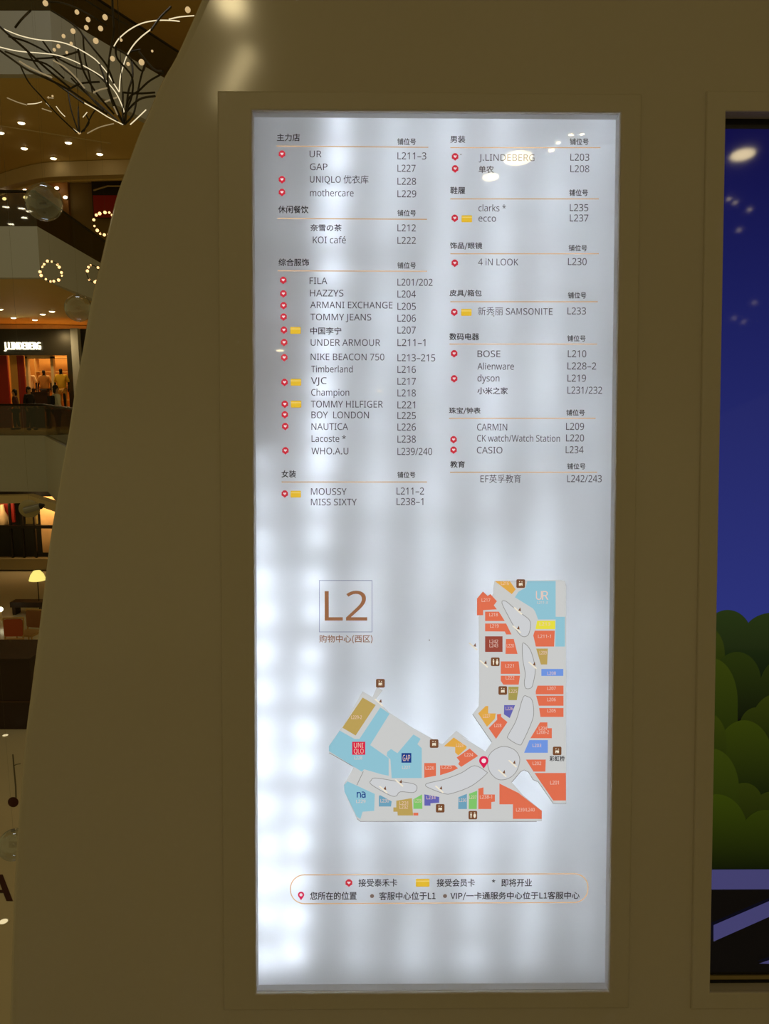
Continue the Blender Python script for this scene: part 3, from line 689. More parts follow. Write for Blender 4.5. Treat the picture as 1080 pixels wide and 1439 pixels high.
# the picture on the screen, layer by layer
S0 = BZ + 0.0004
xr = 1300
sk = [uv(980, 181, S0), uv(xr, 181, S0), uv(xr, 1300, S0), uv(980, 1300, S0)]
clipx = DX0 + 0.0005
def cl(pts): return [(max(clipx, x), y) for x, y in pts]
mb = MB(); q = uv(1015, 181, S0)[1]; r_ = uv(1003, 1366, S0)[1]
mb.flat(rect(clipx, uv(1010, 900, S0)[1], DX1 - 0.01, q), S0)
pic = mb.build('screen_picture', screen_mat('screen_night_sky', srgb(36, 46, 122), srgb(8, 9, 66), 1), scr)
mb = MB(); mb.flat(rect(clipx, r_, DX1 - 0.01, uv(1010, 900, S0)[1]), S0); mb.build('picture_ground', screen_mat('screen_black', srgb(3, 3, 5), srgb(3, 3, 5)), pic)
bush = [  # bush outlines: list of (centre x, centre y, rx, ry) lobes and the bottom, drawn from back to front
 ([(1022, 895, 34, 38), (1085, 895, 42, 34)], 960, (40, 62, 22), (4, 22, 12)),
 ([(992, 920, 26, 40)], 1000, (58, 72, 14), (18, 34, 8)),
 ([(1035, 958, 34, 42), (1105, 965, 38, 42)], 1010, (46, 62, 14), (6, 20, 8)),
 ([(1095, 1012, 38, 38), (1062, 1024, 24, 30)], 1060, (58, 70, 12), (14, 28, 6)),
 ([(1000, 985, 36, 60)], 1060, (64, 78, 14), (26, 42, 6)),
 ([(1045, 1066, 40, 54)], 1120, (62, 76, 10), (14, 30, 6)),
 ([(990, 1040, 30, 40)], 1090, (64, 76, 12), (26, 42, 6)),
 ([(1045, 1128, 26, 28), (1085, 1142, 30, 30)], 1190, (54, 66, 10), (10, 22, 4)),
 ([(1000, 1110, 38, 58)], 1190, (64, 78, 12), (20, 36, 6)),
 ([(1006, 1170, 44, 54), (1075, 1190, 40, 52)], 1222, (62, 78, 8), (10, 24, 4)),
]
for i, (lobes, bottom, ctop, cbot) in enumerate(bush):
    nz = S0 + 0.0003 * (i + 1); mb = MB()
    for cx, cy, rx, ry in lobes:
        arc = [(cx + rx*math.cos(t), cy - ry*math.sin(t)) for t in [math.pi*k/24 for k in range(25)]]
        poly = cl([uv(x, y, nz) for x, y in arc + [(cx - rx, bottom), (cx + rx, bottom)]])
        cln = []
        for p in poly:
            if not cln or (abs(p[0]-cln[-1][0]) + abs(p[1]-cln[-1][1])) > 1e-6: cln.append(p)
        mb.flat(cln, nz + 0.00004*len(mb.f))
    mb.build('picture_bush', screen_mat('screen_bush', srgb(*cbot), srgb(*ctop), 1, 0.55), pic)
nz = S0 + 0.0036
pm = screen_mat('screen_violet_grey', srgb(64, 62, 108), srgb(64, 62, 108))
mb = MB(); mb.flat(rect(clipx, uv(1010, 1250, nz)[1], DX1-0.01, uv(1010, 1222, nz)[1]), nz); mb.build('picture_kerb', pm, pic)
mb = MB(); mb.flat(cl([uv(x, y, nz) for x, y in ((1002, 1300), (1090, 1262), (1200, 1214), (1200, 1238), (1090, 1284), (1002, 1323))]), nz + 0.0002); mb.build('picture_bar', pm, pic)
mb = MB(); mb.flat([uv(x, y, nz) for x, y in ((1066, 1354), (1084, 1348), (1120, 1346), (1120, 1356))], nz); mb.build('picture_bar', pm, pic)

#BACKGROUND
# ------------------------------------------------------------------ far galleries: balustrades, shopfronts, lamps
def balustrade(front, z0, h, label):
    t = empty('glass_balustrade', label, 'balustrade', (front[1][0], front[1][1], z0))
    org = Vector((front[1][0], front[1][1], z0)); P = [Vector((x, y)) for x, y in front]; Q = []
    for i in range(len(P)):
        d = (P[min(i+1, len(P)-1)] - P[max(i-1, 0)]).normalized(); nrm = Vector((-d.y, d.x)); P[i] = P[i] + nrm*0.10; Q.append(P[i] + nrm*0.02)
    mb = MB(); mb.prism([(p.x-org.x, p.y-org.y) for p in P] + [(q.x-org.x, q.y-org.y) for q in Q[::-1]], 0.0, h); mb.build('glass_panel', M['balu'], t)
    mb = MB(); mb.tube([(p.x-org.x, p.y-org.y, h) for p in P], 0.035, 8); mb.build('handrail', M['rail'], t, 40)
    return t
balustrade(E4, Z4, 1.1, 'smoked glass balustrade with dark rail on the topmost gallery edge')
balustrade(E3, Z3, 0.86, 'smoked glass balustrade full of light reflections above the upper grey wall')
balustrade(E2, Z2, 1.05, 'smoked glass balustrade in front of the shop with the lit white sign')
# lamps of the near side, seen mirrored in the far balustrades
random.seed(11)
for px, py in ((8, 291), (30, 293), (34, 306), (41, 297), (75, 300), (82, 302), (94, 320), (101, 296), (106, 313), (104, 317), (113, 337), (118, 324), (119, 333), (15, 315), (126, 324), (85, 309), (128, 303)):
    # the pane this sightline meets, and the lamp its reflection leads to
    seg = 0 if px < 52 else 1
    a, b = Vector(E3[seg]), Vector(E3[seg+1]); dd = (b - a).normalized(); nn = Vector((-dd.y, dd.x, 0.0)); a = a + nn.xy * 0.10
    d = ray(px, py); tt = (Vector((a.x, a.y, 0)) - EYE).dot(nn) / d.dot(nn); p = EYE + d*tt
    r = d - 2*d.dot(nn)*nn
    q = p + r * ((9.0 - p.z) / r.z) if r.z > 0.05 else None
    if q is not None: area_lamp('upper_gallery_lamp', q, 30 * math.pi**2 * 0.26**2 / 4, 0.26, (1.0, 0.86, 0.6))

# cove trim at the inner edge of the third-storey ceiling
zc = Z4 - 1.5 + 0.10
cv = [at_z(px, py, zc).xy for px, py in ((-60, 262), (-20, 251), (20, 238), (60, 229), (120, 226), (190, 224), (260, 224))]
mb = MB(); pts = [Vector((p.x, p.y)) for p in smooth_line(cv, 5)]
mb.prism([(p.x, p.y) for p in pts] + [(p.x*1.0 , p.y + 0.5) for p in pts[::-1]], zc - 0.50, zc); o = structure(mb.build('trim_1', M['cove'], None, 30))
mb = MB(); mb.prism([(p.x, p.y + 0.5) for p in pts] + [(p.x, p.y + 0.62) for p in pts[::-1]], zc - 0.54, zc - 0.40); structure(mb.build('trim_2', M['soffit'], None, 30))
zc = Z3 - 1.25 + 0.10
mb = MB(); pts = [at_z(px, py, zc).xy for px, py in ((-60, 459), (0, 456), (60, 456), (130, 458))]
mb.prism([(p.x, p.y) for p in pts] + [(p.x, p.y + 0.5) for p in pts[::-1]], zc - 0.32, zc); structure(mb.build('trim_3', M['cove']))
zc = Z2 - 1.95 + 0.10
mb = MB(); pts = [at_z(px, py, zc).xy for px, py in ((-60, 697), (0, 697), (40, 696), (90, 712))]
mb.prism([(p.x, p.y) for p in pts] + [(p.x, p.y + 0.4) for p in pts[::-1]], zc - 0.25, zc); structure(mb.build('trim_4', M['cove']))
# ceiling seam on the upper soffit
zs = Z4 - 1.5 + 0.12
a, b = at_z(-20, 173, zs), at_z(155, 201, zs); mb = MB(); mb.tube([a, (a + b)/2, b], 0.03, 6); structure(mb.build('trim_5', M['cove']))

def downlight(px, py, z, label, group, r=0.10):
    c = at_z(px, py, z)
    t = empty('ceiling_downlight', label, 'lamp', (c.x, c.y, z), group)
    mb = MB(); mb.lathe([(r*1.01, -0.02), (r*1.25, -0.02), (r*1.3, 0.004), (r*1.01, 0.004)], 20); mb.build('trim_ring', M['lampring'], t, 40)
    mb = MB(); mb.lathe([(0.001, -0.05), (r*0.7, -0.046), (r*1.0, -0.025), (r*1.0, 0.005), (0.001, 0.005)], 20); mb.build('lens', M['lampglow'], t, 40)
for i, (px, py) in enumerate(((30, 172), (1, 186), (34, 208), (96, 200), (75, 222), (140, 216))):
    downlight(px, py, Z4 - 1.5 + 0.12, ['downlight on the tan ceiling nearest the pale ceiling seam, above the others', 'downlight at the photo edge on the tan ceiling, beside the seam', 'downlight on the tan ceiling straight above the bubble, left of three in its row',
        'downlight on the tan ceiling just under the small branch cluster', 'downlight closest to the curved cove trim', 'rightmost downlight of the tan ceiling, by the pillar edge'][i], 'downlights of the tan upper ceiling')
for i, (px, py) in enumerate(((0, 434), (19, 446), (49, 449), (60, 441), (73, 437))):
    downlight(px, py, Z3 - 1.25 + 0.12, ['downlight cut by the photo edge, in the ceiling over the lit shop sign', 'downlight over the first letters of the lit shop sign', 'lowest downlight over the end of the lit shop sign',
        'middle downlight of the slanting row of three over the lit shop sign', 'highest and rightmost downlight near the golden bubble'][i], 'downlights over the shop with the lit sign', 0.10)

# third-storey shopfront
YS = 31.8
def q3(px, py, Y=YS): return at_y(px, py, Y)
def panel_box(mb, x0, y0, x1, y1, Y, th, mi=0):
    a = at_y(x0, y1, Y); b = at_y(x1, y0, Y); mb.box((a.x, Y, a.z), (b.x, Y + th, b.z), mi)
mb = MB(); mb.box((-30, YS, Z3), (q3(97, 300).x, YS + 0.3, Z4 - 1.4)); structure(mb.build('wall_third_storey_shop', M['brownwall']))
mb = MB(); mb.box((q3(97, 300).x, YS + 0.2, Z3), (6, YS + 0.5, Z4 - 1.4)); structure(mb.build('wall_third_storey_passage', mat('olive_wall', (0.28, 0.19, 0.06), 0.6))) 
mb = MB(); mb.box((-30, YS + 6, Z4), (10, YS + 6.3, 16.2)); structure(mb.build('wall_fourth_storey_shop', M['brownwall']))
t = empty('red_shop_banner', 'red lit banner inside a dark doorway beside the pillar edge, third storey', 'banner', at_y(146, 300, YS - 0.1))
o = t.location
mb = MB(); a = at_y(131, 306, YS - 0.1) - o; b = at_y(175, 254, YS - 0.1) - o; mb.box((a.x, 0.0, a.z), (b.x, 0.10, b.z)); mb.build('banner_surround', M['dark'], t)
mb = MB(); a = at_y(133, 306, YS - 0.1) - o; b = at_y(172, 275, YS - 0.1) - o; mb.box((a.x, -0.06, a.z), (b.x, -0.002, b.z)); mb.build('banner_cloth', mat('bright_red_cloth', (0.50, 0.02, 0.01), 0.4), t)
mb = MB(); a = at_y(132, 268, YS - 0.1) - o; b = at_y(172, 262, YS - 0.1) - o; mb.tube([(a.x, -0.05, a.z), ((a.x+b.x)/2, -0.05, b.z), (b.x, -0.05, b.z)], 0.03, 6); mb.build('banner_rail', M['cove'], t)
for i, (px, py) in enumerate(((1, 261), (35, 268), (36, 277.5), (6.5, 279.5), (80, 264.5), (92, 277.5))):
    c = at_y(px, py, YS - 0.16); t = empty('wall_spotlight', ['small warm spotlight at the photo edge on the orange brown shopfront', 'pinkish spotlight beside the upper left of the bubble', 'yellow spotlight touching the left side of the bubble',
        'dim spotlight just above the balustrade rail, left of the bubble', 'spotlight right of the top of the bubble', 'spotlight right of the middle of the bubble'][i], 'lamp', c, 'spotlights on the orange brown shopfront')
    mb = MB(); mb.tube([(0, 0.16, 0), (0, 0.02, 0)], 0.05, 10); mb.build('spotlight_body', M['rail'], t, 40)
    mb = MB(); mb.ball((0, -0.02, 0), 0.085, 12, (1, 0.5, 0.7)); mb.build('spotlight_lens', M['lampglow'], t, 60)

# second-storey shop with the lit sign
YF = 32.0
def fx(px): return at_y(px, 520, YF).x
def fz(py): return at_y(60, py, YF).z
XL = fx(-45)
mb = MB()
mb.box((XL, YF, fz(499)), (fx(106), YF + 0.35, fz(462)))                                             # fascia band
mb.box((fx(95), YF, Z2), (fx(106), YF + 0.35, fz(499)))
structure(mb.build('wall_second_storey_shopfront', M['dark']))
mb = MB(); mb.box((fx(106), YF - 0.3, Z2), (fx(116), YF + 0.3, fz(462))); structure(mb.build('wall_second_storey_pier', M['fascia']))
mb = MB(); mb.box((fx(116), YF, Z2), (4, YF + 0.3, fz(462))); structure(mb.build('wall_second_storey_side', M['dark']))
mb = MB(); mb.box((XL, YF + 3.5, Z2), (fx(106), YF + 3.7, fz(462))); mb.box((XL - 0.2, YF, Z2), (XL, YF + 3.7, fz(462))); mb.box((fx(104), YF + 0.35, Z2), (fx(106), YF + 3.5, fz(462)))
structure(mb.build('wall_second_storey_interior', M['amber']))
area_lamp('shop_light', (fx(35), YF + 1.8, fz(468)), 70, 2.5, (1.0, 0.66, 0.28), (fx(35), YF + 2.3, 0), 'RECTANGLE', 1.2)
t = empty('shop_sign', 'lit white shop name letters on the dark band across the atrium', 'sign', at_y(7, 491, YF - 0.06)); o = t.location
vs_, fs_, H_ = glyphs('J.LINDEBERG'); wx = max(v[0] for v in vs_); sx = (fx(57) - fx(7)) / wx; sz = (fz(480.5) - fz(490.5)) / H_
n_ = len(vs_); edges = {}
for f in fs_:
    for i in range(len(f)): edges.setdefault(frozenset((f[i], f[(i+1) % len(f)])), []).append((f[i], f[(i+1) % len(f)]))
mb = MB(); mb.add([(x*sx, -0.05, z*sz) for x, z in vs_] + [(x*sx, 0.05, z*sz) for x, z in vs_], list(fs_) + [tuple(i + n_ for i in f[::-1]) for f in fs_] + [(e[0][1], e[0][0], e[0][0] + n_, e[0][1] + n_) for e in edges.values() if len(e) == 1])
mb.build('sign_letters', M['letter'], t)
mb = MB(); mb.box((-0.1, 0.045, -0.06), (wx*sx + 0.1, 0.058, fz(480.5) - fz(490.5) + 0.06)); mb.build('sign_backing', M['dark'], t)
t = structure(empty('door_1', 'glowing cream door frame of the shop under the lit sign', None, at_y(48, 607, YF + 0.5))); o = t.location
mb = MB()
for x0, x1, y0, y1 in ((28, 31.5, 500, 607), (64, 68, 500, 607), (28, 68, 498, 503)):
    mb.box((fx(x0) - o.x, 0, fz(y1) - o.z), (fx(x1) - o.x, 0.2, fz(y0) - o.z))
mb.build('entrance_frame', M['cream'], t)
t = empty('shop_shelf', 'amber lit display shelf behind the shop entrance', 'shelf', (fx(48), YF + 2.6, Z2))
mb = MB()
for k in range(5): mb.box((-1.1, 0, 0.5 + k*0.62), (1.1, 0.4, 0.54 + k*0.62))
mb.box((-1.14, 0, 0), (-1.1, 0.4, 3.1)); mb.box((1.1, 0, 0), (1.14, 0.4, 3.1)); mb.build('shelf_frame', M['wood'], t)
for x0, x1, m_, nm in ((-44, 4, 'red', 'wall_red_curtain'), (8, 18, 'amber', 'wall_amber_panel'), (18, 27, 'red', 'wall_red_panel')):
    mb = MB(); mb.box((fx(x0), YF + 0.4, Z2), (fx(x1), YF + 0.5, fz(499))); structure(mb.build(nm, M[m_]))

t = empty('shop_counter', 'dark brown counter just inside the glowing shop entrance', 'counter', (fx(46), YF + 0.25, Z2))  # block added to darken the lower shop, in place of a dark crowd
mb = MB(); mb.box((fx(33) - fx(46), 0, 0), (fx(61) - fx(46), 0.18, 1.45)); mb.build('counter_body', M['brown'], t)
mb = MB(); mb.box((fx(32.5) - fx(46), -0.03, 1.45), (fx(61.5) - fx(46), 0.2, 1.50)); mb.build('counter_top', M['brown'], t)

def person_mesh(P, E, R, sub=1):
    """one continuous skinned body from joints"""
    me = bpy.data.meshes.new('person'); me.from_pydata(P, E, [])
    o = bpy.data.objects.new('person', me); col.objects.link(o)
    sk = o.modifiers.new('skin', 'SKIN'); sk.use_smooth_shade = True
    if not me.skin_vertices:
        bm = bmesh.new(); bm.from_mesh(me); bm.verts.layers.skin.verify(); bm.to_mesh(me); bm.free()
    for i, r in enumerate(R):
        me.skin_vertices[0].data[i].radius = r if isinstance(r, tuple) else (r, r); me.skin_vertices[0].data[i].use_root = (i == 0)
    ss = o.modifiers.new('sub', 'SUBSURF'); ss.levels = sub; ss.render_levels = sub
    r = eval_mesh(o); bpy.data.objects.remove(o)
    r.polygons.foreach_set('use_smooth', [True]*len(r.polygons))
    return r
def body_joints(arm_l, arm_r, stride=0.06):
    P = [(0, 0, 0.95), (0, 0.01, 1.12), (0, 0.0, 1.34), (0, -0.01, 1.47), (0, -0.015, 1.53), (0, -0.02, 1.60), (0, -0.025, 1.70)]
    E = [(0, 1), (1, 2), (2, 3), (3, 4), (4, 5), (5, 6)]
    R = [(0.15, 0.10), (0.135, 0.095), (0.165, 0.105), (0.075, 0.06), (0.052, 0.052), (0.072, 0.088), (0.066, 0.08)]
    for s, arm in ((-1, arm_l), (1, arm_r)):
        i = len(P); P += [(s*0.175, 0, 1.40), arm[0], arm[1]]; E += [(2, i), (i, i+1), (i+1, i+2)]; R += [0.055, 0.042, 0.030]
        w_ = Vector(arm[1]); d = (w_ - Vector(arm[0])).normalized(); side = Vector((0, 1, 0)) if abs(d.y) < 0.8 else Vector((1, 0, 0))
        k = len(P); P.append(tuple(w_ + d*0.07)); E.append((i+2, k)); R.append((0.036, 0.020))
        for f, (off, ln) in enumerate(((-0.03, 0.065), (-0.010, 0.078), (0.010, 0.072), (0.03, 0.055))):
            j = len(P); P += [tuple(w_ + d*(0.08 + ln*0.5) + side*off), tuple(w_ + d*(0.08 + ln) + side*off + Vector((-s*0.012, 0, 0)))]; E += [(k, j), (j, j+1)]; R += [0.0095, 0.008]
        j = len(P); P.append(tuple(w_ + d*0.075 - side*0.058)); E.append((i+2, j)); R.append(0.0105)
        i = len(P); P += [(s*0.10, 0, 0.86), (s*0.105, -0.015 - s*stride*0.5, 0.48), (s*0.11, 0.02 - s*stride, 0.085), (s*0.125, -0.12 - s*stride, 0.045)]
        E += [(0, i), (i, i+1), (i+1, i+2), (i+2, i+3)]; R += [0.088, 0.062, 0.043, (0.042, 0.035)]
    return P, E, R
def person(px, py, Y, z, label, top, trousers, turn=0.0, h=1.70, bag=False):
    c = at_y(px, py, Y); sc_ = h/1.79
    t = empty('person', label, 'person', (c.x, Y, z), 'people walking past the lit shop'); t.rotation_euler = (0, 0, turn); t.scale = (sc_,)*3
    al = ((-0.25, 0.03, 1.13), (-0.24, -0.06, 0.90)); ar = ((0.25, 0.02, 1.13), (0.20, -0.16, 0.98))
    P, E, R = body_joints(al, ar)
    me = person_mesh(P, E, R, 2); me.materials.append(M['skin']); link('body', me, t)
    fc = MB(); fc.ball((0, -0.108, 1.625), 0.018, 8, (0.8, 1.2, 1.2))
    for s in (-1, 1): fc.ball((s*0.078, -0.02, 1.635), 0.022, 8, (0.4, 0.8, 1.3))
    fc.build('nose_and_ears', M['skin'], t, 60)
    mb = MB()
    for s in (-1, 1): mb.ball((s*0.028, -0.098, 1.66), 0.009, 8)
    mb.build('eyes', M['black'], t, 60)
    mb = MB(); mb.tube([(-0.022, -0.101, 1.585), (0, -0.105, 1.583), (0.022, -0.101, 1.585)], 0.005, 6); mb.build('mouth', M['orangered'], t)
    hb = MB(); hb.ball((0, 0.012, 1.685), 0.098, 16, (0.93, 1.05, 0.98)); hb.ball((0, 0.06, 1.60), 0.085, 14, (0.95, 0.6, 1.5)); hb.build('hair', M['hair'], t, 80)
    # clothes: same skeleton, a little fuller, ending at neck, cuffs and ankles
    P2_ = [(0, 0, 0.90), (0, 0.01, 1.12), (0, 0, 1.34), (0, -0.01, 1.455)]; E2_ = [(0, 1), (1, 2), (2, 3)]; R2_ = [(0.175, 0.125), (0.16, 0.118), (0.185, 0.125), (0.085, 0.075)]
    for s, arm in ((-1, al), (1, ar)):
        i = len(P2_); wv = Vector(arm[0])*0.12 + Vector(arm[1])*0.88; P2_ += [(s*0.178, 0, 1.405), arm[0], tuple(wv)]; E2_ += [(2, i), (i, i+1), (i+1, i+2)]; R2_ += [0.07, 0.057, 0.047]
    me = person_mesh(P2_, E2_, R2_, 2); me.materials.append(top); link('jacket', me, t)
    P3 = [(0, 0, 0.93)]; E3_ = []; R3 = [(0.165, 0.115)]
    for s in (-1, 1):
        i = len(P3); P3 += [(s*0.10, 0, 0.84), (s*0.105, -0.015 - s*0.03, 0.48), (s*0.11, 0.02 - s*0.06, 0.11)]; E3_ += [(0, i), (i, i+1), (i+1, i+2)]; R3 += [0.105, 0.078, 0.06]
    me = person_mesh(P3, E3_, R3, 2); me.materials.append(trousers); link('trousers', me, t)
    mb = MB()
    for s in (-1, 1): mb.ball((s*0.12, -0.06 - s*0.06, 0.047), 0.05, 12, (0.95, 2.4, 0.95))
    mb.build('shoes', M['black'], t, 60)
    if bag:
        mb = MB(); mb.box((-0.13, 0.12, 1.02), (0.13, 0.26, 1.40)); mb.build('backpack', M['black'], t)
    return t
person(79, 560, 26.6, Z2, 'person in a white top and dark trousers standing by the pillar edge, black hair', M['whitecloth'], M['black'], 2.4, 1.74, True)
person(41, 560, 30.4, Z2, 'person in dark clothes walking in front of the glowing shop entrance', M['black'], M['black'], 1.2, 1.72)
person(21, 562, 30.8, Z2, 'person in a dark red coat by the dark red shop panel', mat('dark_maroon_wool', (0.06, 0.014, 0.012), 0.8), M['black'], -1.4, 1.62)
def mannequin(px, Y, z, label, cloth, hd):
    c = at_y(px, 530, Y); t = empty('mannequin', label, 'mannequin', (c.x, Y, z), 'mannequins in the lit shop')
    mb = MB(); mb.box((-0.22, -0.22, 0), (0.22, 0.22, 0.72)); mb.build('pedestal', M['wood'], t)
    P, E, R = body_joints(((-0.27, 0.03, 1.15), (-0.28, -0.03, 0.90)), ((0.27, 0.03, 1.15), (0.28, -0.03, 0.90)))
    P = [(x, y, z_ + 0.73) for x, y, z_ in P]
    me = person_mesh(P, E, R, 2); me.materials.append(hd); link('figure', me, t)
    P2_ = [(0, 0, 1.55), (0, 0.01, 1.85), (0, 0, 2.07), (0, -0.01, 2.19)]; E2_ = [(0, 1), (1, 2), (2, 3)]; R2_ = [(0.23, 0.14), (0.19, 0.125), (0.20, 0.13), (0.09, 0.08)]
    for s in (-1, 1):
        i = len(P2_); P2_ += [(s*0.19, 0, 2.13), (s*0.27, 0.03, 1.86)]; E2_ += [(2, i), (i, i+1)]; R2_ += [0.085, 0.075]
    me = person_mesh(P2_, E2_, R2_, 2); me.materials.append(cloth); link('shirt', me, t)
    P3 = [(0, 0, 1.64)]; E3_ = []; R3 = [(0.165, 0.115)]
    for s in (-1, 1):
        i = len(P3); P3 += [(s*0.10, 0, 1.56), (s*0.105, 0, 1.20), (s*0.11, 0.02, 0.83)]; E3_ += [(0, i), (i, i+1), (i+1, i+2)]; R3 += [0.105, 0.078, 0.06]
    me = person_mesh(P3, E3_, R3, 2); me.materials.append(M['black'] if cloth is not M['yellow'] else M['amber']); link('trousers', me, t)
mannequin(86, YF - 0.4, Z2, 'mannequin in a bright yellow shirt at the corner of the lit shop', M['yellow'], M['black'])
mannequin(41, YF + 1.2, Z2, 'mannequin in a cream top inside the glowing shop entrance', M['cream'], M['black'])
mannequin(62, YF + 1.5, Z2, 'mannequin in a brown top beside the cream one in the shop entrance', M['wood'], M['black'])
area_lamp('shop_light', (fx(84), YF - 0.9, fz(470)), 18, 0.3, (1.0, 0.70, 0.30), (fx(88), YF - 0.4, 1.9))

# ground-floor shopfront under the second storey
YG = 30.0
def gx(px): return at_y(px, 760, YG).x
def gz(py): return at_y(40, py, YG).z
mb = MB(); mb.box((-30, YG + 1.6, Z1), (4, YG + 1.9, Z2 - 1.7)); structure(mb.build('wall_ground_shop_back', M['dark']))
t = structure(empty('window_1', 'ground floor shop window with a dark cross bar and an orange lit display', None, (gx(30), YG, Z1))); o = t.location
mb = MB(); mb.box((gx(-60) - o.x, -0.05, gz(742.5) - o.z), (gx(90) - o.x, 0.08, gz(738) - o.z)); mb.build('cross_bar', M['rail'], t)
mb = MB(); mb.box((gx(-60) - o.x, -0.2, gz(799) - o.z), (gx(90) - o.x, 0.2, gz(784) - o.z)); mb.build('window_sill', mat('olive_stone', (0.30, 0.24, 0.12), 0.5), t)
for x0, x1 in ((14.5, 17), (31, 33.5), (48, 50.5)):
    mb = MB(); mb.box((gx(x0) - o.x, 0, gz(784) - o.z), (gx(x1) - o.x, 0.1, gz(700) - o.z)); mb.build('window_mullion', M['rail'], t)
mb = MB(); mb.box((gx(33) - o.x, 0.3, gz(738) - o.z), (gx(49) - o.x, 0.4, gz(712) - o.z)); mb.build('olive_panel', mat('olive_board', (0.22, 0.17, 0.05), 0.6), t)
mb = MB(); mb.box((gx(51) - o.x, 0.5, gz(780) - o.z), (gx(84) - o.x, 0.6, gz(700) - o.z)); mb.build('window_display', mat('orange_lit_display', (0.9, 0.5, 0.22), 0.6, noise=0.35, nscale=1.6), t)
mb = MB(); mb.box((gx(-40) - o.x, 0.5, gz(737) - o.z), (gx(14) - o.x, 0.6, gz(700) - o.z)); mb.build('window_backdrop', M['red'], t)
area_lamp('window_light', (gx(64), YG - 0.2, gz(702)), 26, 0.6, (1.0, 0.66, 0.30), (gx(64), YG + 0.5, gz(750)))
area_lamp('window_light', (gx(4), YG - 0.2, gz(702)), 7, 0.6, (1.0, 0.66, 0.30), (gx(4), YG + 0.5, gz(730)))
c = at_y(5, 738, YG + 0.25); mb = MB(); mb.lathe([(0.001, 0), (0.24, 0), (0.26, 0.2), (0.10, 0.5), (0.07, 0.78), (0.001, 0.8)], 16)
tag(mb.build('display_vase', M['cream'], None, 50), 'cream vase in the red ground floor window', 'vase').location = (c.x, YG + 0.25, gz(738))
# ornament lamp hanging in front of the ground-floor window
c = at_y(46, 712, 12.0); t = empty('hanging_spotlight', 'pale disc spotlight with a dark barrel hanging before the ground floor window', 'lamp', c)
mb = MB(); mb.ball((-0.08, 0.05, -0.04), 0.17, 20, (1, 0.45, 0.85)); mb.build('pale_disc', mat('olive_cream_disc', (0.42, 0.36, 0.20), 0.5), t, 60)
mb = MB(); mb.tube([(-0.10, -0.06, -0.05), (0.16, -0.08, 0.02)], [0.055, 0.05], 14); mb.build('lamp_barrel', M['tape'], t, 40)
mb = MB(); mb.tube([(0.16, -0.08, 0.02), (0.22, -0.085, 0.04)], [0.05, 0.02], 14); mb.build('barrel_cap', M['rail'], t, 40)
mb = MB(); mb.tube([(-0.08, 0.05, 0.08), (-0.08, 0.05, 14.0)], 0.001, 6); mb.build('cable', M['thread'], t)

# café corner on the ground floor
def gfloor(px, py): p = at_z(px, py, Z1); return p
def chair(px, py, rz, label, pad):
    p = gfloor(px, py); t = empty('cafe_chair', label, 'chair', p, 'cafe chairs behind the dark counter'); t.rotation_euler = (0, 0, rz)
    mb = MB(); mb.box((-0.25, -0.25, 0.43), (0.25, 0.25, 0.49)); mb.build('seat', M['wood'], t)
    mb = MB(); mb.prism(rounded(-0.24, 0.55, 0.24, 1.02, 0.06), -0.04, 0.0); mb.v = [(x, 0.26 + z, y) for x, y, z in mb.v]; mb.build('backrest', pad, t, 30)
    for x in (-0.23, 0.23):
        mb = MB(); mb.tube([(x, 0.27, 0), (x, 0.25, 0.46), (x*1.12, 0.29, 1.04)], 0.022, 8); mb.build('leg', M['wood'], t, 40)
        mb = MB(); mb.tube([(x, -0.24, 0), (x, -0.22, 0.46)], 0.02, 8); mb.build('leg', M['wood'], t, 40)
    mb = MB(); mb.tube([(-0.26, 0.29, 1.04), (0.26, 0.29, 1.04)], 0.025, 8); mb.build('top_rail', M['wood'], t, 40)
chair(17, 926, 0.1, 'wooden cafe chair with a red orange backrest behind the dark counter', M['orangered'])
chair(43, 912, -0.2, 'wooden cafe chair with a pale rail, next to the pillar edge', mat('brown_fabric', (0.34, 0.15, 0.06), 0.8))
p = gfloor(14, 962); t = empty('cafe_table', 'light wood cafe table in front of the red orange chair', 'table', p)
mb = MB(); mb.box((-0.9, -0.35, 0.72), (0.62, 0.35, 0.76)); mb.build('table_top', M['wood'], t)
for x in (-0.8, 0.52):
    for y in (-0.28, 0.28):
        mb = MB(); mb.tube([(x, y, 0), (x, y, 0.72)], 0.025, 8); mb.build('leg', M['wood'], t)
p = gfloor(41, 862); t = empty('bench', 'low dark brown bench on the ground floor behind the cafe chairs', 'bench', p)
mb = MB(); mb.box((-0.5, -0.2, 0.25), (0.62, 0.2, 0.42)); mb.build('bench_seat', M['brown'], t)
for x in (-0.4, 0.5): mb = MB(); mb.box((x - 0.05, -0.18, 0), (x + 0.05, 0.18, 0.25)); mb.build('leg', M['brown'], t)
p = gfloor(56, 862); t = empty('floor_lamp', 'floor lamp with a glowing yellow shade at the pillar edge, ground floor', 'lamp', p)
mb = MB(); mb.lathe([(0.001, 0), (0.18, 0), (0.18, 0.03), (0.001, 0.03)], 20); mb.build('lamp_base', M['rail'], t, 40)
mb = MB(); mb.tube([(0, 0, 0.03), (0, 0, 1.18)], 0.015, 8); mb.build('lamp_pole', M['rail'], t)
mb = MB(); mb.lathe([(0.001, 1.10), (0.26, 1.10), (0.20, 1.28), (0.11, 1.40), (0.001, 1.41)], 20); mb.build('lamp_shade', M['shade'], t, 40)
p = at_z(2, 872, Z1); t = empty('shelf_light', 'small round glowing lamp on a post beside the red orange chair', 'lamp', (p.x, p.y, Z1))
mb = MB(); mb.tube([(0, 0, 0), (0, 0, 0.30)], 0.03, 8); mb.build('lamp_post', M['cream'], t); mb = MB(); mb.ball((0, 0, 0.36), 0.08, 12); mb.build('lamp_globe', M['letter'], t, 60)
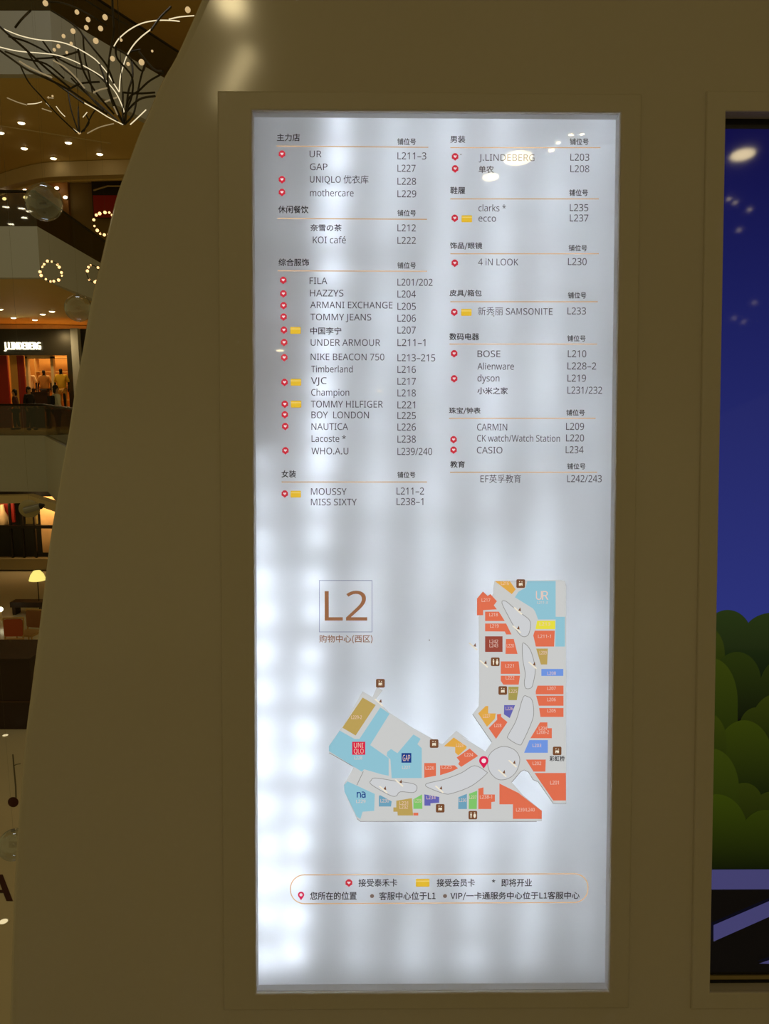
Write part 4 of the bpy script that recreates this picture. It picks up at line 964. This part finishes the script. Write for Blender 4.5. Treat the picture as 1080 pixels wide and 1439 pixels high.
yb = 15.3; a = at_y(-60, 925, yb); b = at_y(41, 925, yb)
t = empty('service_counter', 'dark brown box counter on the ground floor, in front of the cafe chairs', 'counter', (b.x, yb, Z1))
mb = MB(); mb.box((a.x - b.x, 0, 0), (0, 1.2, a.z - Z1 - 0.05)); mb.build('counter_body', M['brown'], t)
mb = MB(); mb.box((a.x - b.x - 0.03, -0.03, a.z - Z1 - 0.05), (0.03, 1.23, a.z - Z1)); mb.build('counter_top', M['brown'], t)
zz = at_y(10, 986, yb).z - Z1; mb = MB(); mb.box((a.x - b.x - 0.015, -0.015, zz - 0.02), (0.015, -0.001, zz + 0.02)); mb.build('counter_ledge', mat('brown_edge_strip', (0.07, 0.03, 0.015), 0.4), t)
for i, (px, py) in enumerate(((7.5, 1034), (5, 1296))):  # lamp reflections on the polished floor, made as small glowing discs
    p = gfloor(px, py); t = empty('floor_light', ['small round light set in the floor at the foot of the dark counter', 'tiny light set in the floor below the dark red letter'][i], 'lamp', p)
    mb = MB(); mb.lathe([(0.001, 0.0), (0.055, 0.0), (0.055, 0.012), (0.001, 0.014)], 16); mb.build('lens', mat('dim_floor_lens', (1, 0.9, 0.7), 0.5, emit=(1, 0.85, 0.5), estr=0.7), t)
    mb = MB(); mb.lathe([(0.056, 0.0), (0.075, 0.0), (0.075, 0.01), (0.056, 0.012)], 16); mb.build('trim_ring', M['lampring'], t)
# printed floor graphics
def floor_poly(pix, z): return [tuple(at_z(x, y, z).xy) for x, y in pix]
zf = Z1 + 0.004
mb = MB(); mb.prism(floor_poly([(18.5 + 7.5*math.cos(k*math.pi/12), 1127 + 7*math.sin(k*math.pi/12)) for k in range(24)], zf), Z1, zf)
dot = tag(mb.build('floor_sticker', M['marking']), 'dark red round berry sticker with a thin stem on the ground floor', 'sticker')
mb = MB()
for pts in ([(18, 1060), (19.5, 1078), (22, 1105), (22.5, 1121)], [(19.5, 1076), (23, 1074), (29, 1073)]):
    q = [Vector(at_z(x, y, zf).xy) for x, y in pts]
    for u, v in zip(q, q[1:]):
        d = (v - u).normalized(); nrm = Vector((-d.y, d.x))*0.012; mb.prism([tuple(u + nrm), tuple(v + nrm), tuple(v - nrm), tuple(u - nrm)], Z1, zf)
st = mb.build('sticker_stem', M['stem'], dot)
vs_, fs_, H_ = glyphs('A'); xa = min(v[0] for v in vs_); xb = max(v[0] for v in vs_); L0 = at_z(-18, 1268, zf); 
mb = MB()
for dx in (-2.2, -1.1, 0, 1.1, 2.2):
    mb.add([tuple(at_z(-17 + (x - xa)/(xb - xa)*33 + dx, 1266 - z/H_*37, zf + 0.0004*(dx + 3))) for x, z in vs_], fs_)
tag(mb.build('floor_letter', M['marking']), 'big dark red capital letter printed on the ground floor at the photo edge', 'letter')

# ------------------------------------------------------------------ ornaments hanging in the atrium
def bubble(px, py, Y, rpx, label):
    c = at_y(px, py, Y); dist = (c - EYE).length; r = rpx * dist / F / 1.05
    t = empty('bubble_ornament', label, 'ornament', c, 'clear bubbles hanging in the atrium')
    mb = MB(); mb.ball((0, 0, 0), r, 40); mb.build('globe', M['bubble'], t, 80)
    mb = MB(); mb.lathe([(0.001, r*0.97), (r*0.14, r*0.97), (r*0.12, r*1.06), (0.001, r*1.08)], 12); mb.build('cap', M['tape'], t, 50)
    mb = MB(); mb.tube([(0, 0, r*1.05), (0, 0, 16.2 - c.z)], 0.0006, 5); mb.build('thread', M['thread'], t)
bubble(62, 284.5, 10.5, 22.5, 'large clear glass bubble hanging before the orange brown shopfront')
bubble(110, 433, 11.5, 17.5, 'golden tinted clear bubble cut by the pillar edge, level with the downlights')
bubble(20, 1187, 7.4, 19, 'clear bubble low over the ground floor, above the dark red letter')
def light_ring(px, py, Y, rpx, label, n=13, tilt=0.0, seed=1):
    c = at_y(px, py, Y); r = rpx * (c - EYE).length / F
    t = empty('light_ring', label, 'ornament', c, 'rings of amber bulbs hanging in the atrium'); t.rotation_euler = (0, 0, tilt)
    mb = MB(); mb.tube([(r*math.cos(k*2*math.pi/32), 0, r*math.sin(k*2*math.pi/32)) for k in range(33)], 0.006, 6, cap=False); mb.build('ring', M['branch'], t)
    rr = random.Random(seed)
    for k in range(n):
        a = (k + rr.uniform(-0.3, 0.3)) * 2*math.pi/n; q = r*rr.uniform(0.93, 1.06)
        mb = MB(); mb.ball((q*math.cos(a), rr.uniform(-0.02, 0.02), q*math.sin(a)), 0.020*rr.uniform(0.7, 1.2), 10); mb.build('bulb', M['bulb'], t, 80)
    mb = MB(); mb.tube([(0, 0, r), (0, 0, 16.2 - c.z)], 0.0006, 5); mb.build('thread', M['thread'], t)
light_ring(71.5, 381.5, 12, 12.2, 'ring of amber bulbs hanging before the upper grey wall, seen whole', 14, 0.25, 3)
light_ring(131, 385, 12.4, 10.5, 'ring of amber bulbs half hidden by the pillar edge beside the grey wall', 8, 1.1, 5)
light_ring(148, 314, 11.6, 13.5, 'ring of amber bulbs under the red banner at the pillar edge', 15, 0.3, 8)

def chandelier(label, node, Y, strips, dim, branches, bulbs, sd, cable):
    c = at_y(node[0]/4, node[1]/4, Y); rr = random.Random(sd)
    t = empty('branch_chandelier', label, 'chandelier', c, 'branch chandeliers hanging in the atrium')
    def path(pts, amp):
        n = len(pts); ph = rr.uniform(0, 6.28); base_ = rr.uniform(-amp, amp)
        out = []
        for i, (x, y) in enumerate(pts):
            far = min(1.0, math.hypot(x - node[0], y - node[1]) / 500)        # branches fan out in depth away from the node
            out.append(at_y(x/4, y/4, Y + far*(base_ + 0.25*amp*math.sin(ph + i))) - c)
        return smooth_line(out, 5)
    for pts in strips: mb = MB(); mb.tube(path(pts, 0.8), 0.0056, 6); mb.build('light_strip', M['strip'], t)
    for pts in dim: mb = MB(); mb.tube(path(pts, 1.0), 0.008, 6); mb.build('light_strip', M['dimstrip'], t)
    for pts in branches: mb = MB(); mb.tube(path(pts, 1.2), 0.011, 6); mb.build('branch', M['branch'], t)
    for x, y, r in bulbs:
        p = at_y(x/4, y/4, Y + rr.uniform(-0.8, 0.8)) - c; mb = MB(); mb.ball(p, r*Y/F/4*0.85, 12); mb.build('bulb', M['softbulb'] if r < 17 else M['softbulb'], t, 80)
    mb = MB(); mb.tube([(0, 0, 0), (0, 0, 16.2 - c.z)], 0.004, 6); mb.build('suspension_cable', M['branch'], t)
chandelier('large dark branch chandelier with long curving white light strips, upper left', (695, 700), 9.0,
 [[(-60, 125), (0, 152), (60, 180), (130, 205), (220, 224), (300, 230), (380, 248), (460, 285), (530, 330), (570, 370), (597, 402), (620, 440), (668, 515)],
  [(-60, 250), (0, 265), (100, 287), (220, 298), (320, 310), (420, 345), (510, 392), (570, 430), (610, 470), (650, 520), (680, 580), (700, 640), (700, 688)],
  [(455, 568), (530, 610), (610, 660), (690, 700)], [(670, 515), (675, 440), (690, 380), (710, 320), (745, 260), (790, 210), (850, 163)],
  [(640, 260), (670, 215), (730, 165), (800, 130), (880, 115), (960, 115), (1008, 120)], [(950, 108), (1010, 95), (1090, 88)], [(732, 700), (770, 665), (820, 617)]],
 [[(300, 340), (360, 375), (420, 430), (475, 495)], [(110, 345), (160, 375), (230, 410), (290, 435)], [(585, 575), (620, 560), (655, 548)], [(640, 600), (660, 645)], [(525, 520), (560, 505), (600, 495)]],
 [[(0, 150), (60, 205), (130, 265), (200, 330), (290, 410), (400, 500)], [(50, 205), (150, 235), (260, 290), (330, 330)], [(-40, 255), (70, 335), (150, 390), (260, 440), (380, 500), (470, 560), (600, 640)],
  [(240, 230), (290, 300), (350, 380), (420, 440), (520, 560), (580, 620)], [(290, 60), (400, 130), (460, 190), (470, 260), (480, 340), (500, 420), (520, 520)], [(460, 190), (530, 280), (600, 370), (640, 470)],
  [(245, 10), (340, 15), (430, 45), (530, 100), (600, 145)], [(480, 0), (560, 50), (660, 110), (720, 140)], [(630, -40), (635, 90), (640, 170), (625, 260), (610, 370), (612, 500), (690, 690)],
  [(625, 260), (700, 300), (740, 340)], [(650, 260), (660, 330), (740, 430), (740, 540), (700, 640)], [(740, 340), (745, 430), (720, 520), (705, 680)], [(820, 340), (790, 440), (770, 540), (750, 640), (700, 700)],
  [(920, 410), (840, 455), (780, 510), (720, 560), (700, 690)], [(915, 400), (860, 385), (780, 290)], [(870, 520), (780, 525), (690, 520)], [(870, 540), (780, 560), (700, 640)], [(170, 60), (120, 110), (85, 155)],
  [(380, 510), (450, 470), (560, 460)], [(400, 440), (480, 520), (560, 590), (660, 680)], [(560, 360), (600, 480), (640, 600), (690, 690)], [(440, 280), (470, 400), (540, 520), (640, 640)], [(200, 330), (330, 320), (440, 290)],
  [(160, 300), (230, 400), (330, 480), (470, 580)], [(690, 520), (690, 700)], [(960, 40), (900, 100), (850, 170)], [(30, 290), (140, 330), (260, 360), (360, 440)], [(330, 330), (430, 380), (520, 400), (600, 470)], [(740, 340), (800, 400), (820, 340)], [(690, 380), (720, 300), (790, 280)]],
 [(255, 18, 15), (432, 68, 13), (495, 110, 14), (590, 97, 17), (485, 155, 13), (410, 175, 16), (565, 160, 15), (357, 203, 11), (538, 230, 16), (328, 260, 11), (305, 280, 9), (632, 330, 14), (795, 350, 18), (720, 360, 12), (1055, 55, 16), (400, 245, 9), (375, 295, 9), (680, 225, 9), (855, 287, 7)], 5, None)
chandelier('smaller branch chandelier lower and behind the large one, tip just above the tan ceiling seam', (450, 748), 13.0,
 [[(155, 585), (200, 582), (235, 572)], [(260, 580), (320, 640), (380, 700), (440, 745)], [(315, 597), (340, 630), (365, 655)], [(465, 660), (490, 630)]],
 [[(490, 750), (560, 715), (640, 695)], [(40, 550), (100, 575), (150, 590)], [(235, 610), (290, 628)], [(265, 548), (300, 552)]],
 [[(110, 360), (160, 460), (230, 540), (320, 640), (430, 745)], [(440, 600), (440, 690), (448, 745)], [(480, 640), (500, 690), (455, 745)], [(380, 500), (400, 620), (440, 740)], [(560, 590), (520, 640), (470, 740)]],
 [(445, 745, 10), (272, 548, 6), (295, 540, 6)], 9, None)

bpy.data.objects.remove(_to); bpy.data.curves.remove(_tc)
